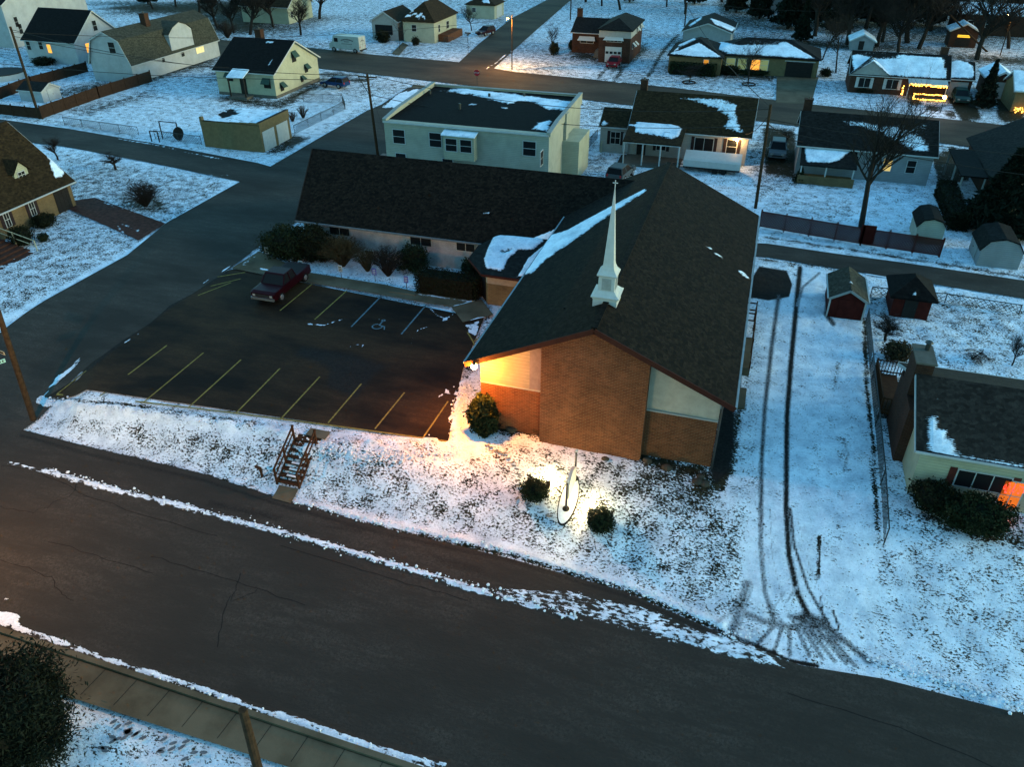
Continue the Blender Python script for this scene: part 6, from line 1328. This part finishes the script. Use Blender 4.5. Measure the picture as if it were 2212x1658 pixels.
    m.add(vs, [(i, (i+1) % 8, 8+(i+1) % 8, 8+i) for i in range(8)]+[tuple(range(8)), tuple(range(15, 7, -1))]); m.build('sign_face', plain('stop_red', (.28, .01, .02), .5), o)
    text('STOP', 'lettering', .30, M_white, o, (0, -.09, 1.85), (PI/2, 0, 0))
    b = G(1000, 178-40); b = V((-46.3, 126.0, 0)); o = empty('street_sign_post', tuple(b), 'thin post with two crossed dark street signs before the cottage', 'sign'); MB().tube(b, b+V((0, 0, 3.1)), .03, .03, 6).build('post', M_metal, o)
    MB().box(b.x-.5, b.x+.5, b.y-.02, b.y+.02, 2.9, 3.1).build('name_plate', M_dk, o); MB().box(b.x-.02, b.x+.02, b.y-.5, b.y+.5, 2.65, 2.85).build('name_plate', M_dk, o)
    # small parking signs
    for px, py, lb, mm in ((580, 558, 'white parking sign almost hidden in the dark yew', 0), (653, 588, 'white parking sign with text lines behind the red pickup', 0), (738, 598, 'tilted white parking sign with text lines on the snow strip', 0), (811, 605, 'blue and purple parking sign in the snow strip', 1), (879, 622, 'blue parking sign beside the block hedge', 1)):
        b = G(px, py+(4 if mm == 0 else 4)); o = empty('parking_sign', tuple(b), lb, 'sign', 'small parking signs'); MB().tube(b, b+V((0, 0, .95)), .025, .025, 6).build('post', M_metal, o)
        pl = MB().box(b.x-.16, b.x+.16, b.y-.04, b.y-.02, .55, 1.05); pl.build('plate', plain('blue_sign', (.06, .06, .28), .5) if mm else M_white, o); l = MB()
        for k in range(3): l.box(b.x-.11, b.x+.11, b.y-.046, b.y-.041, .64+k*.13, .70+k*.13)
        l.build('lettering', M_white if mm else M_dk, o)
    kb = MB().box(-22.9, -20.9, 44.75, 44.95, 0, .13); thing(kb, 'parking_block', M_walk, 'concrete wheel stop lying at the edge of the church walk', 'wheel stop')
def lawn_sign():
    bd = empty('sign_bed', (-5.85, 28.4, -.3), 'narrow oval snow-covered bed with a dark edging around the lawn sign', 'flower bed')
    c = V((-5.85, 28.1, 0)); m = MB(); s = MB(); n = 40; rx, ry = .42, 1.30
    ring = [(c.x+rx*math.cos(2*PI*i/n), c.y+ry*math.sin(2*PI*i/n)) for i in range(n)]; T_ = lambda x, y: float(T(x, y))
    for i in range(n): a, b = ring[i], ring[(i+1) % n]; m.bar((*a, T_(*a)+.08), (*b, T_(*b)+.06), .04, .12)
    m.build('edging', M_dk, bd)
    s.add([(x, y, T_(x, y)+.12) for x, y in ring]+[(c.x, c.y, T_(c.x, c.y)+.18)], [(i, (i+1) % n, n) for i in range(n)]); s.build('snow', M_snow, bd)
    z0 = T_(-5.85, 27.6); sg = empty('church_sign', (-5.85, 28.4, z0), 'tall thin white lawn sign seen edge-on between two dark posts with ball tops', 'sign')
    for y, h in ((27.62, 1.75), (29.35, 1.75)):
        p = V((-5.85, y, T_(-5.85, y))); MB().tube(p, p+V((0, 0, h)), .055, .05, 8).build('post', plain('navy_post', (.02, .022, .035), .5), sg); MB().lathe(p+V((0, 0, h)), [(.03, 0), (.09, .05), (.09, .12), (.03, .17)], 10).build('ball_finial', M_white, sg)
        MB().lathe(p, [(.22, .02), (.16, .18), (.08, .26)], 10).build('post_base', M_dk, sg)
    pr = [(27.75, .55), (29.25, .55), (29.25, 1.35), (28.9, 1.6), (28.5, 1.72), (28.1, 1.6), (27.75, 1.35)]
    MB().prism([(y, z+z0+.1) for y, z in pr], -5.93, -5.77, 'x').build('panel', M_white, sg)
    for (x, y, tx, nm, lb) in ((-7.02, 28.7, -5.9, 'floodlight', 'glowing ground floodlight at the left round bush'), (-4.65, 27.75, -5.8, 'floodlight', 'glowing ground floodlight at the right round bush')):
        z = T_(x, y); o = empty('floodlight', (x, y, z), lb, 'lamp', 'sign floodlights'); MB().box(x-.09, x+.09, y-.09, y+.09, z, z+.45).build('housing', M_dk, o)
        MB().lathe((x, y, z+.45), [(.08, 0), (.13, .05), (.12, .13), (.03, .18)], 10).build('lens', glow('flood_lens', (1, .72, .30), 90), o)
        lamp('flood', (x+(.22 if x < -6 else -.22), y-.05, z+.62), 13, (1, .62, .22), .08, o)
def stairs():
    o = empty('wooden_stairs', (-19.9, 26.8, -.9), 'dark wooden stairs with handrails leading down the snowy bank to the main road', 'stairs')
    y0, z0, y1, z1 = 27.85, .02, 25.75, -1.22; n = 7; xa, xb = -20.45, -19.25
    for k in range(n):
        t = (k+.5)/n; y = y0+(y1-y0)*t; z = z0+(z1-z0)*t
        MB().box(xa, xb, y-.15, y+.13, z-.05, z).build('tread', M_rail, o)
        if 2 < k < 6: MB().box(xa+.35, xb-.3, y-.10, y+.02, z+.003, z+.03).build('snow', M_snow, o)
    for x in (xa-.04, xb+.04):
        MB().bar((x, y0, z0-.1), (x, y1, z1-.1), .06, .26).build('stringer', M_rail, o)
        MB().bar((x, y0+.1, z0+.85), (x, y1-.1, z1+.85), .07, .09).build('handrail', M_rail, o)
        MB().bar((x, y0, z0+.45), (x, y1, z1+.45), .05, .07).build('midrail', M_rail, o)
        for t in (0, .5, 1): y, z = y0+(y1-y0)*t, z0+(z1-z0)*t; MB().bar((x, y, z-.3), (x, y, z+.9), .09).build('post', M_rail, o)
    MB().box(xa-.05, xb+.1, y0, y0+.5, -.12, .03).build('top_platform', M_rail, o)
    ribbon('stair_landing', [V((-20.3, 25.65, 0)), V((-20.2, 24.75, 0))], [V((-19.2, 25.65, 0)), V((-19.1, 24.7, 0))], 10, 10, M_walk, [], 0, .07)
    ribbon('upper_landing', [V((-20.1, 28.9, 0)), V((-20.1, 28.3, 0))], [V((-18.9, 28.9, 0)), V((-18.9, 28.2, 0))], 10, 10, M_walk, [], .15, .10)
    s = empty('wooden_box_stand', tuple(G(566, 1030)), 'small brown wooden post stand in the snow left of the stairs', 'post'); b = s.location
    m = MB().bar(b+V((0, 0, -.1)), b+V((0, 0, .55)), .09).build('post', M_rail, s); MB().bar(b+V((-.35, .1, .5)), b+V((.1, -.1, .62)), .12).build('rail', M_rail, s)
def fences():
    A = lambda px, py: G(px, py)
    boards('long dark red lattice fence along the alley', [A(1640, 491), A(1858, 529), A(2028, 555)], 1.35, M_redwood2, 'lattice_fence', True, gate=A(1868, 528))
    boards('tall brown board fence running from the left pole to the gambrel house', [A(92, 256), A(215, 212), A(328, 176)], 1.35, M_fence, group='brown board fences'); boards('brown board fence behind the white shed at the left', [A(-20, 222), A(70, 188), A(190, 155)], 1.3, M_fence, group='brown board fences')
    boards('dark board fence along the near edge of the yard with the white shed', [A(-60, 240), A(92, 257)], 1.2, M_fence, group='brown board fences')
    boards('white board fence beside the right end of the flat-roofed building', [A(1226, 385), A(1266, 338)], 1.35, M_sidyellow, 'white_fence')
    boards('short cream fence left of the porch-light house', [A(1298, 330), A(1306, 318)], 1.1, M_sidyellow, 'white_fence')
    chain('chain-link fence in the snow beside the left alley', [A(140, 270), A(300, 292)], .9); chain('chain-link fence between the garden gate and the tan garage', [A(336, 300), A(436, 313)], .9)
    chain('chain-link pen fence right of the tan garage', [A(637, 290), A(746, 236), A(740, 222), A(656, 220)], .95); chain('long chain-link fence between the church drive and the right-hand yard', [V((8.72, 50.0, 0)), V((8.6, 44, 0)), V((8.5, 38, 0)), V((8.4, 33, 0)), V((8.35, 29.2, 0))], 1.0, 3.2)
    chain('chain-link fence by the cottage side lawn', [A(960, 92), A(1010, 92)], .8); chain('wire fence along the near side of the right alley', [A(1880, 640), A(2040, 655), A(2200, 680)], .7, 4)
    chain('chain-link fence beside the flat-roofed building yard', [A(1262, 330), A(1290, 300)], 1.0)
    for (px, py, lb, w_, h) in ((352, 300, 'dark metal swing frame standing in the snowy yard', 2.2, 1.9), (328, 305, 'narrow dark gate frame in the yard fence', 1.0, 1.1)):
        b = A(px, py); o = empty('metal_frame', tuple(b), lb, 'frame', 'metal frames in the yard'); 
        for s in (0, 1): MB().bar(b+V((s*w_, 0, -.1)), b+V((s*w_, 0, h)), .09).build('post', M_dk, o)
        MB().bar(b+V((0, 0, h)), b+V((w_, 0, h)), .08).build('crossbar', M_dk, o)
    b = A(392, 302); o = empty('satellite_dish', tuple(b), 'round dark mesh satellite dish standing by the yard fence', 'dish'); MB().tube(b, b+V((0, 0, .7)), .06, .06, 6).build('mast', M_dk, o)
    m = MB(); c = b+V((0, -.1, .75)); rr = []
    for k in range(5):
        r = .14*(k+1); d = .05*(k+1)**1.4*.4; rr += [(c.x+r*math.cos(2*PI*i/18), c.y-d+r*.35*math.sin(2*PI*i/18), c.z+r*.94*math.sin(2*PI*i/18)) for i in range(18)]
    m.add(rr, [(k*18+i, k*18+(i+1) % 18, (k+1)*18+(i+1) % 18, (k+1)*18+i) for k in range(4) for i in range(18)]+[tuple(range(18))]); m.build('reflector', M_dk, o)
    o = empty('swimming_pool', tuple(A(5, 168)), 'round above-ground pool with snow on its cover at the left edge', 'pool'); p = A(5, 168); MB().lathe((p.x, p.y, 0), [(3.0, -.1), (3.0, .75)], 32).build('pool_wall', M_panelwhite, o); MB().lathe((p.x, p.y, 0), [(2.9, .6), (2.8, .72), (.05, .74)], 32).build('cover', M_snow, o); MB().lathe((p.x, p.y, 0), [(3.08, .74), (3.08, .82), (2.85, .82)], 32).build('rim', M_dk, o)
    # garden edging circles round the ranch trees
    for px, py, lb in ((1488, 179, 'ring edging filled with snow under the mushroom-crowned tree'), (1617, 183, 'ring edging filled with snow under the bare upright tree')):
        p = A(px, py); m = MB()
        for i in range(20): a, b = 2*PI*i/20, 2*PI*(i+1)/20; m.bar((p.x+.9*math.cos(a), p.y+.9*math.sin(a), .08), (p.x+.9*math.cos(b), p.y+.9*math.sin(b), .08), .08, .16)
        thing(m, 'tree_ring', M_dk, lb, 'edging', 'tree ring edgings')
    for i, (px, py, r) in enumerate(((2020, 1668, .2), (2017, 1669, .2))): pass
    for i, (px, py, r, lb) in enumerate(((1252, 1667-620, .0, ''),)): pass
    rk = [(1185, 938, .26, 'flat grey rock right of the shaggy evergreen'), (1105, 930, .3, 'rock beside the orange-lit brick corner'), (1398, 1000-3, .25, 'dark rock below the right wing of the church'), (1232+76, 1018-25, .2, 'small rock under the brick gable'), (1440, 1013, .28, 'rock in the middle of the right wing border'), (1506, 1043, .28, 'first pale boulder at the downpipe corner'), (1522, 1048, .24, 'second pale boulder at the downpipe corner'), (1513, 1032, .22, 'third, topmost boulder at the downpipe corner')]
    for i, (px, py, r, lb) in enumerate(rk):
        p = A(px, py); rnd = random.Random(i); m = MB(); n = 9
        pts = [(math.cos(2*PI*a/n)*q*r*rnd.uniform(.85, 1.15)+p.x, math.sin(2*PI*a/n)*q*r*.8*rnd.uniform(.85, 1.15)+p.y, p.z+z*r) for z, q in ((-.1, .9), (.25, 1), (.55, .75), (.72, .3)) for a in range(n)]
        m.add(pts, [(k*n+a, k*n+(a+1) % n, (k+1)*n+(a+1) % n, (k+1)*n+a) for k in range(3) for a in range(n)]+[tuple(range(3*n, 4*n))]); thing(m, 'boulder', M_rock, lb, 'rock', 'rocks at the church foot')
    # broken snow along the lot and road edges: nobody could count these
    rnd = random.Random(9); m = MB()
    lines = [([(90, 866), (330, 896), (600, 930)], 9, 420), ([(650, 968), (800, 985), (985, 978)], 22, 620), ([(1000, 830), (985, 900), (985, 960)], 10, 300), ([(640, 1088), (830, 1134), (1100, 1192), (1350, 1268), (1560, 1356)], 9, 450), ([(1880, 1425), (2212, 1532)], 16, 260), ([(500, 1120), (900, 1235), (1250, 1335)], 13, 300), ([(240, 1432), (900, 1650)], 8, 120), ([(100, 1015), (500, 1122)], 9, 140), ([(1560, 1370), (1620, 1372)], 12, 60)]
    for pts, sp, cnt in lines:
        q = np.array(pts, float); dd = np.r_[0, np.cumsum(np.hypot(*np.diff(q, axis=0).T))]
        for _ in range(cnt):
            t = rnd.random()*dd[-1]; x = np.interp(t, dd, q[:, 0])+rnd.gauss(0, sp*.6); y = np.interp(t, dd, q[:, 1])+rnd.gauss(0, sp*.45); p = A(x, y); r = .02+.07*rnd.random()**3
            v = [V((rnd.uniform(-1, 1), rnd.uniform(-1, 1), rnd.uniform(-.2, 1))).normalized()*r*rnd.uniform(.8, 1.3) for _k in range(6)]
            a = rnd.uniform(0, 6.28); ring = [V((math.cos(a+i*2*PI/5)*r*rnd.uniform(.7, 1.2), math.sin(a+i*2*PI/5)*r*rnd.uniform(.7, 1.2), 0)) for i in range(5)]
            c = V((p.x, p.y, p.z+.06)); m.add([c+w_ for w_ in ring]+[c+w_*.6+V((0, 0, r*.8)) for w_ in ring], [(i, (i+1) % 5, 5+(i+1) % 5, 5+i) for i in range(5)]+[(5, 6, 7, 8, 9)])
    f = MB()
    for pts, cnt, sp in (([(1048, 962), (1095, 985), (1118, 1015), (1122, 1060)], 12, 2), ([(1120, 1080), (1160, 1110), (1240, 1125)], 9, 5), ([(230, 1560), (330, 1605), (450, 1640)], 18, 20), ([(220, 1620), (300, 1570)], 10, 12), ([(1970, 330), (1990, 300)], 8, 3), ([(2080, 745), (2150, 790)], 10, 8)):
        q = np.array(pts, float); dd = np.r_[0, np.cumsum(np.hypot(*np.diff(q, axis=0).T))]
        for i in range(cnt):
            t = dd[-1]*(i+rnd.random()*.4)/cnt; x = np.interp(t, dd, q[:, 0])+rnd.gauss(0, sp); y = np.interp(t, dd, q[:, 1])+rnd.gauss(0, sp*.6); p = A(x, y); a = rnd.uniform(-.7, .7)+.6
            f.add([(p.x+math.cos(a)*.15*math.cos(2*PI*k/8)-math.sin(a)*.07*math.sin(2*PI*k/8), p.y+math.sin(a)*.15*math.cos(2*PI*k/8)+math.cos(a)*.07*math.sin(2*PI*k/8), p.z+.045) for k in range(8)], [tuple(range(8))])
    tag(f.build('footprints', plain('trodden_snow', (.13, .15, .17), .9, .5, 8)), 'dark footprints trodden through the snow', 'footprints', None, 'stuff')
    k = m.build('snow_chunks', M_snow); tag(k, 'broken chunks of ploughed snow along the lot and road edges', 'snow', None, 'stuff')
M_fence = plain('brown_fence_boards', (.040, .022, .014), .9, .4, 4); M_redwood2 = plain('red_brown_lattice', (.050, .008, .006), .9, .3, 4); M_rock = plain('grey_stone', (.05, .045, .035), .9, .4, 3)
vehicles(); plants(); street_furniture(); lawn_sign(); stairs(); fences()
